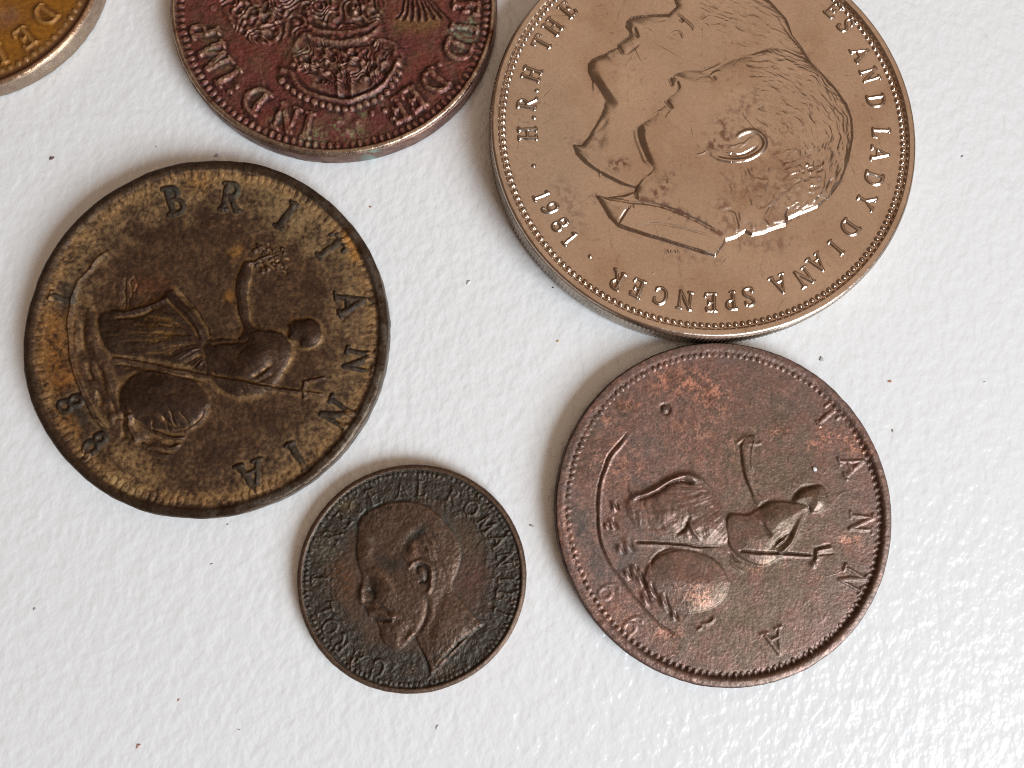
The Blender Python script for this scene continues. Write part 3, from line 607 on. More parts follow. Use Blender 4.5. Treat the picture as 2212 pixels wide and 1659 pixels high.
    for ch, x, y in [('1', 200, 642), ('8', 238, 1120), ('8', 352, 1298)]: s.letter(ch, x, y, .205, .018, -1, bev=.014, bold=.03, name='numeral', sink=.004)
    s.blob(178, 1108, 16, 18, 0, .014); s.blob(300, 1275, 24, 26, 0, .013); s.blob(215, 1065, 30, 22, 0, .014); s.blob(300, 1190, 60, 26, 25, .012)
    wear = .003*fbm(X, Y, 61, 2.5, 3)+.0028*fbm(X, Y, 62, 7, 4)+.0012*fbm(X, Y, 63, 26, 2); s.H += wear
    for q in range(60):
        r, t = .88*math.sqrt(rs.rand()), rs.rand()*6.28; c = np.array([[r*math.cos(t)*s.rx, r*math.sin(t)*s.ry]]); i = s.near(c, .06); d = np.hypot(X[i]-c[0, 0], Y[i]-c[0, 1]); s.H[i] -= (.002+.005*rs.rand())*np.exp(-(d/(.008+.016*rs.rand()))**2)
    wear_letters(s, 601, 0.5); scratches(s, 40, 6, .004, .002, .05, .3)
    s.beads(.928, 150, .026, .006, name='tooth', stretch=2.0, vary=.5)
    s.rim(.952, .026, w=.018, roll=.03, drop=.6)
    s.H += np.where(s.rn > .93, .0025*fbm(X, Y, 64, 12, 3), 0)
    cav = s.cavity(5); fine = fbm(X, Y, 70, 24, 3); mid = fbm(X, Y, 71, 6, 4); low = fbm(X, Y, 72, 1.3, 3)
    col = np.empty(X.shape+(3,)); col[:] = (.070, .040, .025)
    col = mixc(col, .65*sstep(-.7, .9, mid+.4*low), (.105, .060, .032)); col = mixc(col, .28*sstep(-.1, .7, fine+.5*mid), (.16, .092, .042)); col = mixc(col, .35*sstep(.1, .6, -fine+.4*mid), (.040, .025, .017))
    ang = np.cos(s.th-math.radians(55)); rn = s.rn
    crust = sstep(.60, .88, rn+.10*mid)*sstep(-.9, .5, .7*ang+.5*low+.35*fine+.1)*(1-sstep(.93, .96, rn))
    col = mixc(col, .6*crust*sstep(-1.1, .7, fine+.6*mid), (.25, .165, .076))
    spike = .03*perlin(s.th*24, 0*s.th+.5, 76)+.012*np.cos(s.th*150); ring = np.exp(-((rn-.908-.014*mid-spike)/.024)**2)*sstep(-.7, .3, .4*mid+.4*fine+.5)*sstep(-1.6, .2, np.cos(s.th-math.radians(150))+.5)
    col = mixc(col, np.clip(.6*ring*sstep(-.5, .4, fine+.4*mid), 0, 1), (.34, .20, .085))
    col = mixc(col, .55*np.exp(-((rn-.90-.01*mid)/.03)**2)*sstep(-.3, .4, mid+.3), (.26, .155, .065))
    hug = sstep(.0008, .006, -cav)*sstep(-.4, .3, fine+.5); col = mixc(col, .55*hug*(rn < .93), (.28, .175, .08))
    for pts, w, cc, g in ([[(160, 760), (170, 850), (165, 940)], .13, (.30, .13, .03), .6], [[(190, 1030), (230, 1010)], .08, (.36, .15, .03), .5], [[(950, 650), (960, 630)], .04, (.36, .17, .04), .8], [[(1000, 430), (985, 440)], .06, (.34, .18, .05), .6], [[(620, 770), (690, 790), (640, 830)], .10, (.30, .17, .05), .55], [[(830, 130), (800, 110)], .09, (.34, .17, .05), .5], [[(1490, 340), (1530, 470)], .04, (.42, .2, .04), .8], [[(1180, 230), (1300, 330)], .2, (.25, .175, .085), .5], [[(560, 580), (650, 590)], .09, (.16, .055, .025), .5], [[(200, 1160), (260, 1240)], .06, (.36, .18, .06), .6], [[(600, 1450), (480, 1350)], .09, (.33, .21, .09), .5], [[(420, 1460), (520, 1530)], .06, (.42, .30, .14), .6]):
        col = mixc(col, np.clip(g*stain(s, pts, w)*sstep(-.7, .3, fine+.5*mid+.2), 0, 1), cc)
    col *= np.array([.95, .87, .82]); up = np.isin(s.L, [k for k, v in enumerate(s.names) if v[0] in ('letter', 'numeral')])
    upb = boxblur(up.astype(float), 1); col = mixc(col, .85*sstep(.3, .8, upb), (.034, .024, .017))
    col = mixc(col, .75*stain(s, [(238, 1120), (300, 1190), (352, 1298)], .075)*sstep(-.3, .3, mid+.2), (.042, .035, .025)); col = mixc(col, .7*stain(s, [(240, 610), (215, 650)], .07), (.075, .062, .045)); col = mixc(col, .75*stain(s, [(700, 165)], .06), (.022, .025, .021)); col = mixc(col, .5*stain(s, [(985, 160)], .05), (.06, .07, .045))
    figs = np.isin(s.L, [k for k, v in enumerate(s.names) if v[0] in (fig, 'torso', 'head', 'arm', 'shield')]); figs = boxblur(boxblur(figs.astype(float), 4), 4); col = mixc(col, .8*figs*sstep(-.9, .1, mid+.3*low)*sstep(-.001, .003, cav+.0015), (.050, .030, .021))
    col = mixc(col, .85*sstep(.940, .962, rn), (.060, .038, .024)); col *= (1+.25*fine+.22*mid+.10*fbm(X, Y, 73, 55, 2))[..., None].clip(.4, 1.8)
    col = mixc(col, sstep(.94, .96, rn)*.5*sstep(-.1, .5, np.cos(s.th+math.radians(15)))*sstep(-.3, .4, mid), (.15, .125, .10))  # highlight on the window side of the rim, put into the colour
    gl = np.clip(.52+.08*mid+.2*crust-.08*figs-.08*(rn > .95), .3, .9); mt = np.clip(.35+.25*figs+.35*(rn > .95)-.35*crust, 0, .8)
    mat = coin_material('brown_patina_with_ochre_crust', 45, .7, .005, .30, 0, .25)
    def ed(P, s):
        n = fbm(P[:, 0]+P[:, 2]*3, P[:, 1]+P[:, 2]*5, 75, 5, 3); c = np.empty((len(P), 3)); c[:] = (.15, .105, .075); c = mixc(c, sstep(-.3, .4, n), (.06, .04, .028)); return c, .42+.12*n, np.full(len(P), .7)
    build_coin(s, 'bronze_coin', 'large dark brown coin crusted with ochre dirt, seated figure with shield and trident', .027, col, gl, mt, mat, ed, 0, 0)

# ================================================================== purplish worn penny with seated figure
def purple_coin():
    s = Relief(480, (2.0969, -.2093), 1.4818, 1.4857, .165, (1180.8, 725.8, .46535), 37, .003, .007)
    X, Y = s.X, s.Y; fig = 'seated_figure'
    legs = [(660, 636), (720, 670), (780, 760), (830, 850), (850, 950), (730, 960), (560, 940), (440, 900), (380, 830), (370, 760), (420, 745), (510, 700), (590, 650)]
    k0 = s.raised(legs, .006, .03, .024, .14, name=fig)
    s.raised([(1218, 790), (1180, 880), (1130, 975), (1060, 1042), (1000, 1066), (920, 1040), (860, 985), (835, 900), (850, 830), (930, 830), (985, 800), (1040, 770), (1140, 772)], .010, .016, .030, .14, name='torso', parent=k0)
    s.raised([(1148, 765), (1190, 712), (1230, 700), (1280, 695), (1300, 745), (1282, 800), (1240, 818), (1210, 790)], .010, .015, .026, .10, name='head', parent=k0)
    s.raised([(985, 790), (945, 700), (915, 620), (905, 520), (930, 470), (972, 470), (956, 560), (958, 640), (975, 710), (1010, 760)], .007, .012, .008, .08, name='arm', parent=k0)
    s.ridge([(905, 500), (910, 590), (930, 680), (980, 770)], .012, -.007); s.ridge([(970, 450), (955, 560), (955, 640)], .012, .006); s.ridge([(880, 505), (940, 455)], .016, .007); s.ridge([(925, 495), (980, 500), (1010, 490)], .014, .006)
    s.ridge([(1145, 770), (1170, 730), (1205, 708), (1275, 694)], .020, -.012); s.blob(1262, 775, 40, 34, 30, .010); s.ridge([(985, 800), (1005, 785), (1050, 765)], .018, -.010); s.ridge([(990, 850), (1015, 900), (1040, 930)], .02, -.010)
    s.blob(1060, 830, 55, 45, 20, .010); s.blob(940, 880, 60, 50, 0, .007); s.ridge([(1130, 900), (1075, 950), (1030, 1000)], .018, -.010); s.ridge([(1100, 940), (1060, 975)], .014, .010); s.ridge([(1200, 820), (1165, 890), (1120, 975), (1060, 1030)], .022, .012)
    s.ridge([(380, 745), (420, 748), (500, 714), (590, 665), (660, 650), (725, 690)], .024, .014, .15); s.ridge([(400, 762), (490, 740), (570, 690), (630, 672), (690, 682)], .017, -.017, .1); s.ridge([(640, 640), (720, 665), (790, 760), (830, 870)], .018, .009); s.ridge([(380, 690), (400, 735), (430, 745)], .016, .008)
    rs = np.random.RandomState(8)
    s.blob(590, 790, 75, 60, 10, .010); s.blob(720, 880, 70, 60, 0, .010); s.ridge([(660, 820), (640, 890), (590, 930)], .018, -.010); s.ridge([(650, 850), (680, 910), (720, 950)], .016, .008)
    s.hairs(legs, 980, 700, .0065, 5, 1.8, 411); s.hairs(legs, 700, 900, .005, 2, 9, 415, ang=70)
    s.ridge([(410, 955), (560, 962), (730, 978), (850, 990)], .009, -.010, .03, name='trident'); s.ridge([(410, 966), (560, 974), (730, 990)], .012, .007, .1); s.ridge([(890, 998), (1070, 1008), (1245, 1016)], .010, -.011, .05, name='trident'); s.ridge([(890, 1010), (1245, 1028)], .012, .006, .1, sm=False)
    s.ridge([(1245, 1050), (1248, 985), (1330, 966)], .010, -.010, .1, sm=False, name='trident_fork'); s.ridge([(1260, 1050), (1262, 998), (1335, 982)], .011, .008, .1, sm=False); s.blob(1243, 1062, 12, 16, 0, .014); s.ridge([(1255, 1018), (1345, 1010)], .010, -.006, .2, sm=False)
    p = arc(652, 1140, 196, 142, 0, 360, 33)[:-1]; ca, sa = math.cos(.14), math.sin(.14); p = np.c_[652+(p[:, 0]-652)*ca-(p[:, 1]-1140)*sa, 1140+(p[:, 0]-652)*sa+(p[:, 1]-1140)*ca]
    s.raised(p, .008, .014, .030, .20, name='shield', sm=False); s.ridge([(480, 1090), (500, 1030), (560, 990), (650, 985)], .012, -.008)
    s.ridge([(850, 1000), (870, 1030), (905, 1055)], .010, -.010); s.ridge([(850, 1040), (880, 1075), (930, 1105)], .014, .006)
    s.ridge([(390, 430), (300, 540), (250, 660), (233, 780), (238, 910), (270, 1020), (335, 1125), (430, 1240), (540, 1350), (620, 1400)], .009, -.007, .06, name='ground_line'); s.ridge([(404, 440), (314, 550), (264, 665), (248, 780), (252, 905), (284, 1014), (348, 1115), (443, 1228)], .012, .007, .1)
    for x, y, l, w in ((300, 870, 60, .022), (275, 880, 40, .016), (340, 990, 50, .022), (375, 970, 70, .024), (370, 1110, 60, .02), (405, 1090, 60, .022), (430, 1130, 80, .02), (455, 1220, 80, .024), (480, 1180, 90, .02), (540, 1240, 100, .02), (590, 1300, 50, .02), (310, 790, 60, .018)):
        s.ridge([(x-l*.1, y-l*.5), (x, y), (x+l*.25, y+l*.5)], w, .015, .4); s.ridge([(x+16-l*.1, y-l*.5), (x+18, y), (x+18+l*.25, y+l*.5)], w*.7, -.010, .4)
    s.ridge([(780, 1300), (765, 1330), (720, 1340)], .014, .012); s.ridge([(700, 1370), (730, 1350)], .012, .01)
    s.H *= 1.55*np.clip(.92+.22*fbm(X, Y, 612, 2.2, 2), .4, 1.1)
    for ch, x, y, t in [('T', 1302, 374, 0), ('A', 1425, 598, 0), ('N', 1466, 868, 0), ('N', 1425, 1130, 0), ('A', 1065, 1422, 0), ('I', 1250, 1275, 0)]: s.letter(ch, x, y, .20, .0125 if ch != 'I' else .003, 1, t, bev=.012, bold=.02)
    for x, y in [(290, 1185), (398, 1345)]: s.letter('6', x, y, .19, .0055, -1, bev=.012, bold=.02, name='numeral')
    s.H *= np.where(s.L > 0, 1, .9)
    s.ridge([(1195, 850), (1150, 940), (1075, 1025), (980, 1030), (890, 1003)], .030, .008, .15); s.ridge([(1150, 870), (1110, 945), (1050, 1000)], .014, -.009); s.blob(1010, 860, 40, 30, 10, .007)
    s.H += .0016*fbm(X, Y, 81, 2.5, 3)+.0022*fbm(X, Y, 82, 5, 4)+.0009*fbm(X, Y, 83, 36, 2)
    c = s.loc([(553, 338)]); i = s.near(c, .1); d = np.hypot(X[i]-c[0, 0], Y[i]-c[0, 1]); s.H[i] += .010*np.exp(-(d/.035)**2)-.012*np.exp(-((d-.042)/.014)**2)
    wear_letters(s, 602, 0.3); scratches(s, 50, 9, .004, .002, .04, .3)
    s.beads(.932, 150, .020, .010, stretch=1.15, vary=.3)
    s.H -= .012*np.exp(-((s.rn-.938)/.014)**2)*sstep(-.2, .5, np.cos(s.th+math.radians(50)))
    s.rim(.955, .013+.007*np.cos(s.th+math.radians(45)), w=.016, roll=.035, drop=.8)
    s.H += np.where(s.rn > .93, .003*fbm(X, Y, 84, 16, 3), 0)
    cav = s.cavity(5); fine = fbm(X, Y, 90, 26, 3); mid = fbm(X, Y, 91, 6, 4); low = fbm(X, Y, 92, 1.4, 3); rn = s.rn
    col = np.empty(X.shape+(3,)); col[:] = (.215, .130, .108); col = mixc(col, .8*sstep(-.3, .4, mid), (.140, .092, .076)); col = mixc(col, .6*sstep(.0, .6, -mid+.3*fine), (.25, .14, .105)); col = mixc(col, .5*sstep(.15, .6, low), (.105, .078, .062))
    ol = np.clip(stain(s, [(1000, 600), (1150, 900), (900, 1300)], .55)+.5*stain(s, [(600, 900)], .3), 0, 1); col = mixc(col, .8*ol*sstep(-.9, .2, mid), (.135, .095, .060))
    pk = np.zeros(X.shape)
    for p_, w, g in ([[(560, 210), (680, 220), (780, 280)], .16, 1], [[(350, 325), (420, 320)], .06, 1.1], [[(280, 380), (340, 430)], .05, .7], [[(1300, 480), (1420, 490), (1480, 520)], .10, 1], [[(1060, 440), (1110, 440)], .05, .8], [[(1390, 960), (1440, 950)], .06, .9], [[(1230, 510), (1260, 500)], .04, .8], [[(690, 1190), (720, 1200)], .10, .8], [[(520, 1370), (590, 1390)], .07, .8], [[(110, 800), (140, 1000), (180, 1150)], .05, .6], [[(960, 1105), (1000, 1055)], .04, .7], [[(700, 450)], .40, .5], [[(350, 600)], .35, .5], [[(130, 900)], .25, .5], [[(300, 1300)], .25, .45]): pk = np.maximum(pk, g*stain(s, p_, w))
    sp = .55*fbm(X, Y, 97, 13, 3)+.45*fbm(X, Y, 98, 48, 2); col = mixc(col, np.clip(.9*pk*sstep(-.12, .35, sp+.2*mid), 0, 1), (.56, .27, .19)); col = mixc(col, .5*sstep(.12, .4, sp)*sstep(-.4, .4, low), (.32, .185, .14))
    gn = np.clip(stain(s, [(150, 760), (170, 900), (220, 1120)], .11)+.8*stain(s, [(330, 1050), (400, 960)], .12)+.6*stain(s, [(430, 700)], .1)+.5*stain(s, [(440, 500), (520, 560)], .12)+.5*stain(s, [(1350, 530)], .07), 0, 1); col = mixc(col, .7*gn*sstep(-.6, .4, mid), (.065, .062, .052))
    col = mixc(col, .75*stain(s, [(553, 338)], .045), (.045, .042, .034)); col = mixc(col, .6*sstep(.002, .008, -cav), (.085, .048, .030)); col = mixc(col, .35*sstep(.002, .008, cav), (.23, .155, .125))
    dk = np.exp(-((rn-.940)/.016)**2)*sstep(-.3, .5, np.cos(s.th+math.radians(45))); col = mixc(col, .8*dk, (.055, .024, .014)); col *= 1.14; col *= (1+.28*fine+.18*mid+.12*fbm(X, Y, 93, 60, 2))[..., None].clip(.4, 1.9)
    gl = np.clip(.46+.08*mid+.1*gn-.06*figmask(s, (fig, 'torso', 'head', 'shield')), .3, .8); mt = np.clip(.55-.3*gn+.3*pk, 0, .9)
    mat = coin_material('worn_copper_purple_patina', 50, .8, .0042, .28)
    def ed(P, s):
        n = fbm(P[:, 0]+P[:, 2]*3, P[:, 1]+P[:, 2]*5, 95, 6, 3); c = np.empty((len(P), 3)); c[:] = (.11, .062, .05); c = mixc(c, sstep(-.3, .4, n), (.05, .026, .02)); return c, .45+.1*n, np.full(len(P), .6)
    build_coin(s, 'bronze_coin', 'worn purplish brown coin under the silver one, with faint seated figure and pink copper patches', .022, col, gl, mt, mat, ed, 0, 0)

def figmask(s, names): return np.isin(s.L, [k for k, v in enumerate(s.names) if v[0] in names]).astype(float)

# ================================================================== small dark coin with bearded head
def small_coin():
    s = Relief(330, (-.6320, -.7709), .9774, .9534, .11, (622.0, 990.7, .31245), 53, .002, .006)
    X, Y = s.X, s.Y
    head = [(480, 525), (490, 435), (560, 362), (680, 312), (800, 297), (920, 312), (1020, 372), (1090, 440), (1150, 512), (1186, 600), (1190, 690), (1162, 790), (1132, 860), (1150, 930), (1220, 1010), (1290, 1085), (1334, 1145), (1326, 1172), (1260, 1230), (1180, 1310), (1100, 1400), (1050, 1450), (986, 1490), (972, 1440), (945, 1370), (910, 1300),
            (882, 1225), (840, 1265), (765, 1318), (690, 1290), (642, 1235), (636, 1170), (598, 1118), (556, 1090), (545, 1050), (532, 1022), (498, 1010), (497, 950), (506, 870), (514, 805), (488, 750), (472, 640)]
    k0 = s.raised(head, .010, .012, .028, .16, name='portrait')
    s.mark([(800, 640), (860, 560), (940, 470), (1020, 400), (1085, 440), (1150, 515), (1180, 600), (1185, 690), (1150, 790), (1120, 850), (1010, 840), (1000, 740), (930, 700), (860, 720), (800, 780)], 'hair', k0)
    s.mark([(850, 760), (890, 715), (950, 710), (995, 760), (990, 880), (960, 935), (920, 880), (880, 800)], 'ear', k0)
    s.mark([(545, 1050), (640, 1055), (780, 1080), (860, 1080), (900, 1180), (850, 1255), (765, 1310), (695, 1285), (646, 1232), (640, 1170), (600, 1115)], 'beard', k0)
    s.ridge([(825, 770), (870, 715), (930, 702), (985, 730), (998, 800), (985, 890), (955, 935)], .018, .016, .12); s.ridge([(900, 800), (890, 750), (930, 735), (960, 770), (960, 830), (930, 860)], .014, -.012, .1); s.blob(930, 800, 22, 40, 0, .006); s.ridge([(905, 860), (940, 840)], .012, -.012)
    s.blob(575, 880, 50, 80, -10, -.020); s.ridge([(520, 790), (590, 780), (670, 810), (730, 890)], .030, .014); s.ridge([(500, 985), (560, 990), (600, 980)], .016, -.008); s.ridge([(505, 860), (510, 940), (505, 1000)], .03, .008); s.blob(690, 950, 60, 70, 0, .008)
    s.ridge([(548, 1055), (620, 1058), (700, 1090), (790, 1085)], .026, .014); s.ridge([(560, 1100), (640, 1120), (720, 1120)], .018, -.012); s.ridge([(600, 985), (680, 1050), (690, 1090)], .016, -.007)
    s.ridge([(795, 650), (850, 560), (935, 480)], .045, -.012); s.ridge([(560, 640), (640, 690), (760, 730)], .06, -.010); s.blob(560, 600, 70, 90, 0, .008); s.blob(710, 640, 50, 50, 0, .008); s.blob(850, 660, 40, 80, 20, .010)
    s.ridge([(960, 930), (965, 1050), (930, 1150), (890, 1220)], .022, -.012); s.ridge([(1130, 860), (1060, 980), (1000, 1150), (960, 1300)], .04, -.007); s.ridge([(905, 1300), (950, 1400), (985, 1480)], .014, -.008); s.ridge([(1060, 1420), (1150, 1310), (1260, 1215), (1330, 1160)], .018, -.014, .1); s.ridge([(1040, 1440), (1130, 1340), (1240, 1240)], .012, .012, .15)
    s.ridge([(800, 1270), (845, 1225), (870, 1190)], .02, .010)
    rs = np.random.RandomState(14)
    s.hairs([(850, 600), (940, 480), (1020, 410), (1085, 445), (1150, 518), (1180, 600), (1182, 690), (1150, 790), (1110, 850), (1010, 830), (1000, 740), (930, 700), (860, 720)], 760, 800, .006, 2.4, 16, 421)
    s.hairs([(560, 1060), (640, 1060), (780, 1085), (860, 1090), (895, 1180), (845, 1250), (765, 1306), (700, 1280), (650, 1232), (642, 1170), (600, 1115)], 720, 900, .0045, 3, 16, 425)
    s.ridge([(500, 1000), (508, 940), (520, 870)], .03, .008, .2); s.ridge([(560, 890), (590, 930), (600, 980)], .02, -.012); s.ridge([(640, 840), (700, 870), (720, 930)], .03, .007)
    s.H *= 1.15*np.clip(.95+.12*fbm(X, Y, 613, 3, 2), .4, 1.1)
    for ch, x, y in [('C', 624, 1452), ('A', 470, 1385), ('R', 368, 1290), ('O', 290, 1170), ('L', 245, 1040), ('I', 218, 832), ('R', 300, 540), ('E', 376, 425), ('G', 470, 335), ('E', 590, 262), ('A', 790, 216), ('L', 925, 212), ('R', 1146, 262), ('O', 1272, 345), ('M', 1372, 455), ('A', 1452, 565), ('N', 1500, 700), ('I', 1512, 840), ('E', 1496, 955), ('I', 1478, 1072)]:
        s.letter(ch, x, y, .135, .012, 1, bev=.009, bold=.02)
    s.H += .0016*fbm(X, Y, 101, 3, 3)+.0026*fbm(X, Y, 102, 13, 4)+.0016*fbm(X, Y, 103, 34, 2); outer = sstep(.55, .75, s.rn); s.H += .0070*outer*fbm(X, Y, 104, 18, 3)
    wear_letters(s, 603, 0.25); scratches(s, 40, 17, .004, .002, .03, .2)
    s.beads(.928, 132, .0165, .0085, stretch=1.25, vary=.5)
    s.rim(.958, .018, w=.012, roll=.05, drop=.9); s.H += np.where(s.rn > .94, .0015*fbm(X, Y, 105, 16, 3), 0)
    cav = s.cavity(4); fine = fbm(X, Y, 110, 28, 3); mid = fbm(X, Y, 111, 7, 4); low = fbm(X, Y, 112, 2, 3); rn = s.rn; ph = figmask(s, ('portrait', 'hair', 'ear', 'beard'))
    col = np.empty(X.shape+(3,)); col[:] = (.098, .058, .038); col = mixc(col, .6*sstep(-.2, .5, mid), (.072, .046, .033)); col = mixc(col, .8*sstep(.55, .72, rn+.06*mid)*sstep(-.7, .2, mid+.3), (.044, .038, .029))
    for p_, w, cc, g in ([[(400, 900), (350, 780)], .12, (.13, .055, .022), .7], [[(1300, 820), (1260, 880)], .13, (.11, .042, .03), .6], [[(1250, 500), (1300, 600)], .12, (.085, .052, .026), .6], [[(580, 560), (560, 540)], .035, (.20, .22, .17), .8], [[(520, 560), (540, 620)], .05, (.16, .07, .04), .6], [[(1150, 560), (1080, 440)], .05, (.055, .07, .06), .7], [[(370, 330), (420, 330)], .05, (.18, .13, .06), .6], [[(480, 450), (600, 340)], .05, (.06, .068, .055), .7], [[(280, 1370)], .04, (.2, .13, .07), .7], [[(250, 600), (260, 650)], .08, (.17, .15, .10), .45]): col = mixc(col, np.clip(g*stain(s, p_, w)*sstep(-.6, .3, fine+.5*mid+.1), 0, 1), cc)
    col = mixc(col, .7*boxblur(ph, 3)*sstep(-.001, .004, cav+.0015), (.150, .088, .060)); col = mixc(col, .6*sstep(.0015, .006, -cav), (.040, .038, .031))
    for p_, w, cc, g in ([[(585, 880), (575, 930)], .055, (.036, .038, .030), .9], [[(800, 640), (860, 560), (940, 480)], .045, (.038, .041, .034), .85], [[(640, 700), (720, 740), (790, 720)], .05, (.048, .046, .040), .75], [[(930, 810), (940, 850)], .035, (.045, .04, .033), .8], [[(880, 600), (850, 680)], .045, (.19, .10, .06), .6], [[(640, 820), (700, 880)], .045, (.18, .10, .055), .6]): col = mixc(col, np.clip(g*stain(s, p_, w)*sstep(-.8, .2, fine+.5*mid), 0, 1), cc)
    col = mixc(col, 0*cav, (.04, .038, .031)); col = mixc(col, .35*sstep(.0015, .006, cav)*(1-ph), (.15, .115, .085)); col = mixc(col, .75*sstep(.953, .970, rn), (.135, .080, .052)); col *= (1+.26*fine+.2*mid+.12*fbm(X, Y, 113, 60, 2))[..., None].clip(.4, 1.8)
    gl = np.clip(.48+.08*mid+.08*(1-ph)-.05*(rn > .95), .3, .8); mt = np.clip(.45+.2*ph+.2*(rn > .95), 0, .8)
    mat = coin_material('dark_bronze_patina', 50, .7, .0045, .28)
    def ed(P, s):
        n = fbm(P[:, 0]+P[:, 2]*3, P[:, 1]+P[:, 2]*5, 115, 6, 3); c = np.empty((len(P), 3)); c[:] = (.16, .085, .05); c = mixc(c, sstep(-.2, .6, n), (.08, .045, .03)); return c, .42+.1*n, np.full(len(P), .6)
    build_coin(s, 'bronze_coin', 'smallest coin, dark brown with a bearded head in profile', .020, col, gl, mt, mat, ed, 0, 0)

# ================================================================== red brown coin with crown
def red_coin():
    s = Relief(460, (-1.4505, 4.5585), 1.5360, 1.5360, .19, (345.6, 0, .3385), 67, .003, .012)
    X, Y = s.X, s.Y; rs = np.random.RandomState(21)
    # crowned shield upside down: crown body, arch, cross bar, leaves, pearls
    body = [(745, 450), (835, 300), (900, 215), (1000, 190), (1180, 205), (1330, 170), (1395, 115), (1420, 190), (1450, 250), (1500, 300), (1530, 380), (1500, 440), (1430, 540), (1330, 608), (1190, 640), (1040, 612), (910, 560), (830, 480)]
    k0 = s.raised(body, .006, .014, .010, .1, name='crown')
    s.ridge([(755, 440), (830, 470), (900, 560), (1030, 615), (1190, 640), (1330, 600), (1430, 530), (1500, 430), (1520, 360)], .026, .030, .03, name='crown_arch', parent=k0); s.ridge([(860, 470), (930, 545), (1040, 590), (1190, 612), (1320, 575), (1410, 505), (1470, 420)], .020, -.024)
    s.ridge([(1360, 300), (1400, 250), (1470, 260), (1500, 310), (1490, 390)], .024, .018, .1); s.ridge([(1520, 300), (1545, 360), (1520, 420)], .022, .016, .1); s.ridge([(840, 340), (900, 230), (1000, 200)], .03, .014)
    s.ridge([(1140, 470), (1140, 620)], .020, .024, .05, sm=False); s.ridge([(1222, 480), (1222, 620)], .020, .024, .05, sm=False); s.ridge([(1180, 480), (1182, 620)], .022, -.008, .05, sm=False)
    for cx, cy in ((960, 400), (1070, 360), (1180, 420), (1280, 360), (1390, 420), (1200, 350), (1020, 480), (1330, 490), (880, 400)):
        for a in np.arange(0, 6.28, 1.257)+rs.rand():
            l = 50+24*rs.rand(); s.ridge([(cx, cy), (cx+l*.6*math.cos(a)+6, cy+l*.6*math.sin(a)), (cx+l*math.cos(a+.3), cy+l*math.sin(a+.3))], .020, .024*rs.choice([1, 1, -.8]), .35, sm=False)
    pearls = smooth([(760, 490), (830, 560), (920, 615), (1040, 662), (1190, 690), (1330, 650), (1440, 580), (1510, 480), (1545, 420)], 20); seg = np.r_[0, np.cumsum(np.hypot(*np.diff(pearls, axis=0).T))]
    for t in np.arange(20, seg[-1], 50): s.dot(np.interp(t, seg, pearls[:, 0]), np.interp(t, seg, pearls[:, 1]), .032, .026, name='pearl')
    for a, w, g in ([[(870, 190), (1000, 250), (1180, 262), (1330, 225), (1420, 150)], .024, .022], [[(900, 130), (1000, 185), (1180, 200), (1330, 165), (1400, 90)], .024, .022], [[(960, 280), (1180, 300), (1380, 270)], .018, -.010], [[(1000, 120), (1150, 140), (1300, 110)], .014, -.008]): s.ridge(a, w, g, .1)
    for t in range(9): s.blob(950+50*t, 232+12*math.sin(t), 18, 12, 0, .012)
    for cx, cy, r in ((655, 180, 100), (540, 90, 95), (720, 60, 80), (1060, 60, 90), (1320, 30, 90), (940, 60, 60), (1240, 60, 60)):
        p = arc(cx, cy, r, r*.9, 0, 360, 20); s.ridge(p, .020, .013, 0, sm=False)
        for a in range(5): s.ridge([(cx, cy), (cx+r*.7*math.cos(a*1.257+.4), cy+r*.7*math.sin(a*1.257+.4))], .022, .018, .3, sm=False)
        s.blob(cx, cy, 18, 18, 0, .018)
    s.hairs([(380, -60), (900, -60), (1420, -60), (1420, 110), (1330, 160), (1180, 190), (1000, 180), (860, 225), (640, 290), (470, 200)], 900, 0, .010, 2, 10, 431, curl=3.2); s.hairs([(860, 300), (1000, 260), (1180, 280), (1400, 230), (1480, 380), (1400, 500), (1200, 560), (1000, 530), (880, 440)], 1180, 400, .008, 3, 10, 437, curl=4.5)
    for t in range(15): s.ridge([(1560+10*t, -40), (1540+18*t, 60), (1490+26*t, 140-abs(t-7)*4)], .013, .012*(1 if t % 2 else -1), .2)       # tassel
    s.mark([(1500, -40), (1480, 130), (1600, 180), (1760, 150), (1800, 60), (1740, -40)], 'tassel')
    for ch, x, y in [('F', 1950, 45), ('I', 1945, 166), ('D', 1902, 312), ('D', 1748, 516), ('E', 1612, 624), ('F', 1512, 690), ('I', 938, 790), ('N', 800, 742), ('D', 600, 630), ('I', 432, 480), ('M', 345, 352), ('P', 283, 182)]: s.letter(ch, x, y, .235, .026, 1, bev=.015, bold=.04)
    for x, y in ((1785, 400), (1735, 425), (1480, 748), (1432, 700), (1350, 715), (488, 540), (440, 570), (335, 45), (1345, 722)): s.dot(x, y, .03, .018)
    for a, l in ((90, 60), (0, 58), (180, 58), (-90, 62)):
        x, y = 1195+l*math.cos(math.radians(a)), 772+l*math.sin(math.radians(a)); s.blob(x, y, 36, 30, a, .020)
    s.mark([(1100, 680), (1290, 680), (1290, 870), (1100, 870)], 'cross', sm=False)
    wear_letters(s, 604, 0.45)
    s.H += .003*fbm(X, Y, 121, 3, 3)+.0048*fbm(X, Y, 122, 9, 4)+.0022*fbm(X, Y, 123, 32, 2)
    s.beads(.940, 132, .024, .016, name='tooth', stretch=1.7, vary=.22)
    s.rim(.966, .028, w=.010, roll=.024, drop=1.0); s.H += np.where(s.rn > .95, .002*fbm(X, Y, 124, 16, 3), 0)
    cav = s.cavity(5); fine = fbm(X, Y, 130, 26, 3); mid = fbm(X, Y, 131, 5, 4); low = fbm(X, Y, 132, 1.4, 3); rn = s.rn
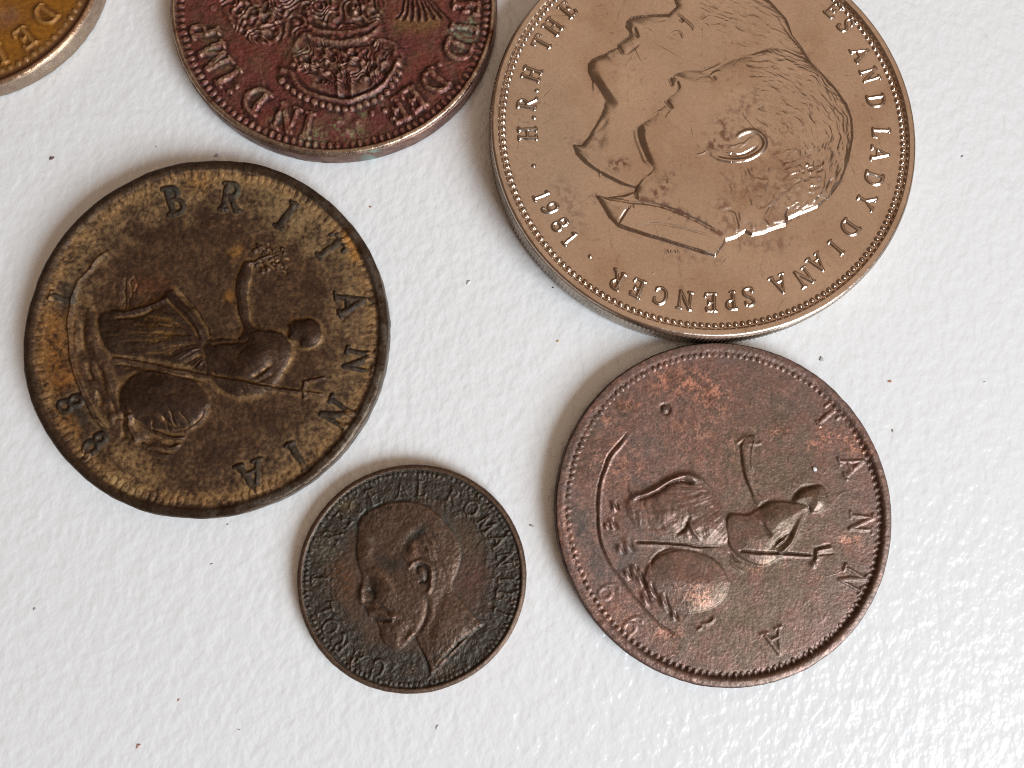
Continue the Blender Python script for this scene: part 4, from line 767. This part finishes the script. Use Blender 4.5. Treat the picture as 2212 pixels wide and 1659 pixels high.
    col = np.empty(X.shape+(3,)); col[:] = (.185, .050, .036); col = mixc(col, .7*sstep(-.2, .5, low+.3*mid), (.150, .040, .040)); col = mixc(col, .55*sstep(-.1, .5, mid), (.125, .058, .032))
    br = np.clip(stain(s, [(1180, 420), (950, 250), (1300, 250)], .35)+stain(s, [(600, 100), (1000, 60), (1300, 30)], .25)+stain(s, [(350, 300), (280, 180)], .2), 0, 1); col = mixc(col, .7*br*sstep(-.6, .4, mid), (.105, .055, .030))
    gr = np.zeros(X.shape)
    for p_, w, g in ([[(1000, 860), (950, 900)], .1, 1], [[(1280, 715)], .05, 1.3], [[(1150, 740), (1120, 800)], .07, 1], [[(1180, 840), (1250, 840)], .08, .9], [[(600, 620), (640, 590)], .05, 1], [[(1900, 320), (1910, 310)], .07, .9], [[(1880, 200), (1990, 150)], .08, .9], [[(1960, 230)], .07, .8], [[(720, 760), (780, 740)], .05, .8], [[(1400, 640), (1370, 620)], .05, .8], [[(850, 300), (900, 330)], .08, .7], [[(380, 380), (340, 290)], .09, .7], [[(560, 680)], .04, .5]): gr = np.maximum(gr, g*stain(s, p_, w))
    gr = np.clip(1.25*gr, 0, 1.3); col = mixc(col, np.clip(.85*gr*sstep(-.3, .35, fine+.4*mid), 0, 1), (.14, .135, .055)); col = mixc(col, .5*sstep(.25, .6, fbm(X, Y, 136, 9, 4)), (.065, .034, .020)); col = mixc(col, .7*stain(s, [(1900, 190), (1950, 160), (2000, 240)], .07)*sstep(-.2, .4, fine), (.16, .20, .155))
    col = mixc(col, .6*stain(s, [(1540, 130), (1650, 155), (1760, 120)], .09), (.23, .13, .045)); col = mixc(col, .75*sstep(.001, .008, cav)*sstep(-.6, .3, fine), (.27, .155, .10)); col = mixc(col, .85*sstep(.0008, .006, -cav), (.034, .013, .010)); col = mixc(col, .8*sstep(.960, .978, rn)*sstep(-.5, .4, mid+.3), (.50, .38, .28)); col *= (1+.28*fine+.2*mid+.12*fbm(X, Y, 133, 60, 2))[..., None].clip(.4, 1.8)  # recesses darkened in the colour too, as painted shade to strengthen the relief
    gl = np.clip(.46+.08*mid+.2*np.clip(gr, 0, 1)-.2*(rn > .97), .22, .85); mt = np.clip(.4-.3*gr+.5*(rn > .965), 0, .9)
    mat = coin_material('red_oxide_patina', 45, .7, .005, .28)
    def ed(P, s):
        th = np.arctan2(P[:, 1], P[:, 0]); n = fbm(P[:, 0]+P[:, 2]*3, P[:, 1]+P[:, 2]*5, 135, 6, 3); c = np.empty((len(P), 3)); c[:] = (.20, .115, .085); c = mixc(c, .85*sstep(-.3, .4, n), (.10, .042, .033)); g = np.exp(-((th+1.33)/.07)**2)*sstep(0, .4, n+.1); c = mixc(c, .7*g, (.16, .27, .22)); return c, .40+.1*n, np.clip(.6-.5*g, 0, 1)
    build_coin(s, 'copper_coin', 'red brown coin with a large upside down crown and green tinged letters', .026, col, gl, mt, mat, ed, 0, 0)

# ================================================================== yellow coin in the corner
def yellow_coin():
    s = Relief(280, (-5.0151, 4.9356), 1.3716, 1.3716, .17, (0, 0, .1319), 79, .0)
    X, Y = s.X, s.Y
    for ch, x, y in [('D', 715, 235), ('E', 380, 600), ('I', -10, 850), ('G', -620, 1060)]: s.letter(ch, x, y, .20, .022, 1, bev=.016, bold=.02)
    for a in range(3): s.ridge([(-900+200*a, -300), (-500+200*a, 0), (-350+160*a, 300)], .05, .012)
    s.ridge([(80, 60), (180, 130), (250, 210)], .015, .008)
    s.H += .0015*fbm(X, Y, 141, 4, 3)+.0012*fbm(X, Y, 142, 20, 3); scratches(s, 30, 30, .004, .003, .05, .3)
    s.beads(.905, 96, .026, .013, vary=.2, phase=.02); s.H -= .012*np.exp(-((s.rn-.945)/.02)**2); s.rim(.968, .024, w=.012, roll=.03, drop=.9)
    s.H += np.where(s.rn > .95, .002*fbm(X, Y, 143, 18, 3), 0)
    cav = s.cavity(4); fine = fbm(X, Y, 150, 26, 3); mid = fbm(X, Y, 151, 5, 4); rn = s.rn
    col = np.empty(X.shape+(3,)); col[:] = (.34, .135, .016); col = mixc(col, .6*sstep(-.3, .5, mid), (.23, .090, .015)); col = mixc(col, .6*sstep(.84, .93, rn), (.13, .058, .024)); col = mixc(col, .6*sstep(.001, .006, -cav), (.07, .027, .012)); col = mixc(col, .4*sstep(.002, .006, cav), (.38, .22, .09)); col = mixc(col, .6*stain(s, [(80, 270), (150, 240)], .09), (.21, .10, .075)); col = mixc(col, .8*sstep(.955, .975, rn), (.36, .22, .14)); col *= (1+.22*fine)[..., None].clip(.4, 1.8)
    gl = np.clip(.40+.08*mid-.1*(rn > .96), .25, .8); mt = np.clip(.3+.5*(rn > .96)+0*mid, 0, .9)
    mat = coin_material('yellow_bronze', 60, .5, .003, .25)
    def ed(P, s):
        n = fbm(P[:, 0]*2+P[:, 2]*3, P[:, 1]*2+P[:, 2]*5, 155, 4, 3); c = np.empty((len(P), 3)); c[:] = (.30, .215, .15); c = mixc(c, .7*sstep(-.2, .6, n), (.22, .14, .105)); return c, .42+.1*n, np.full(len(P), .6)
    build_coin(s, 'brass_coin', 'yellow brown coin cut off by the corner of the photo', .024, col, gl, mt, mat, ed, 0, 0)

silver_coin(); ochre_coin(); purple_coin(); small_coin(); red_coin(); yellow_coin()
c = p2w(1759.5, 1014, .165-.022)
crumb(1759.5, 1014, 4.2, 5.0, 30, (.8, .8, .76), 'white chip lying on the face of the purplish coin', name='chip', cat='chip', z=.150, rough=.4)
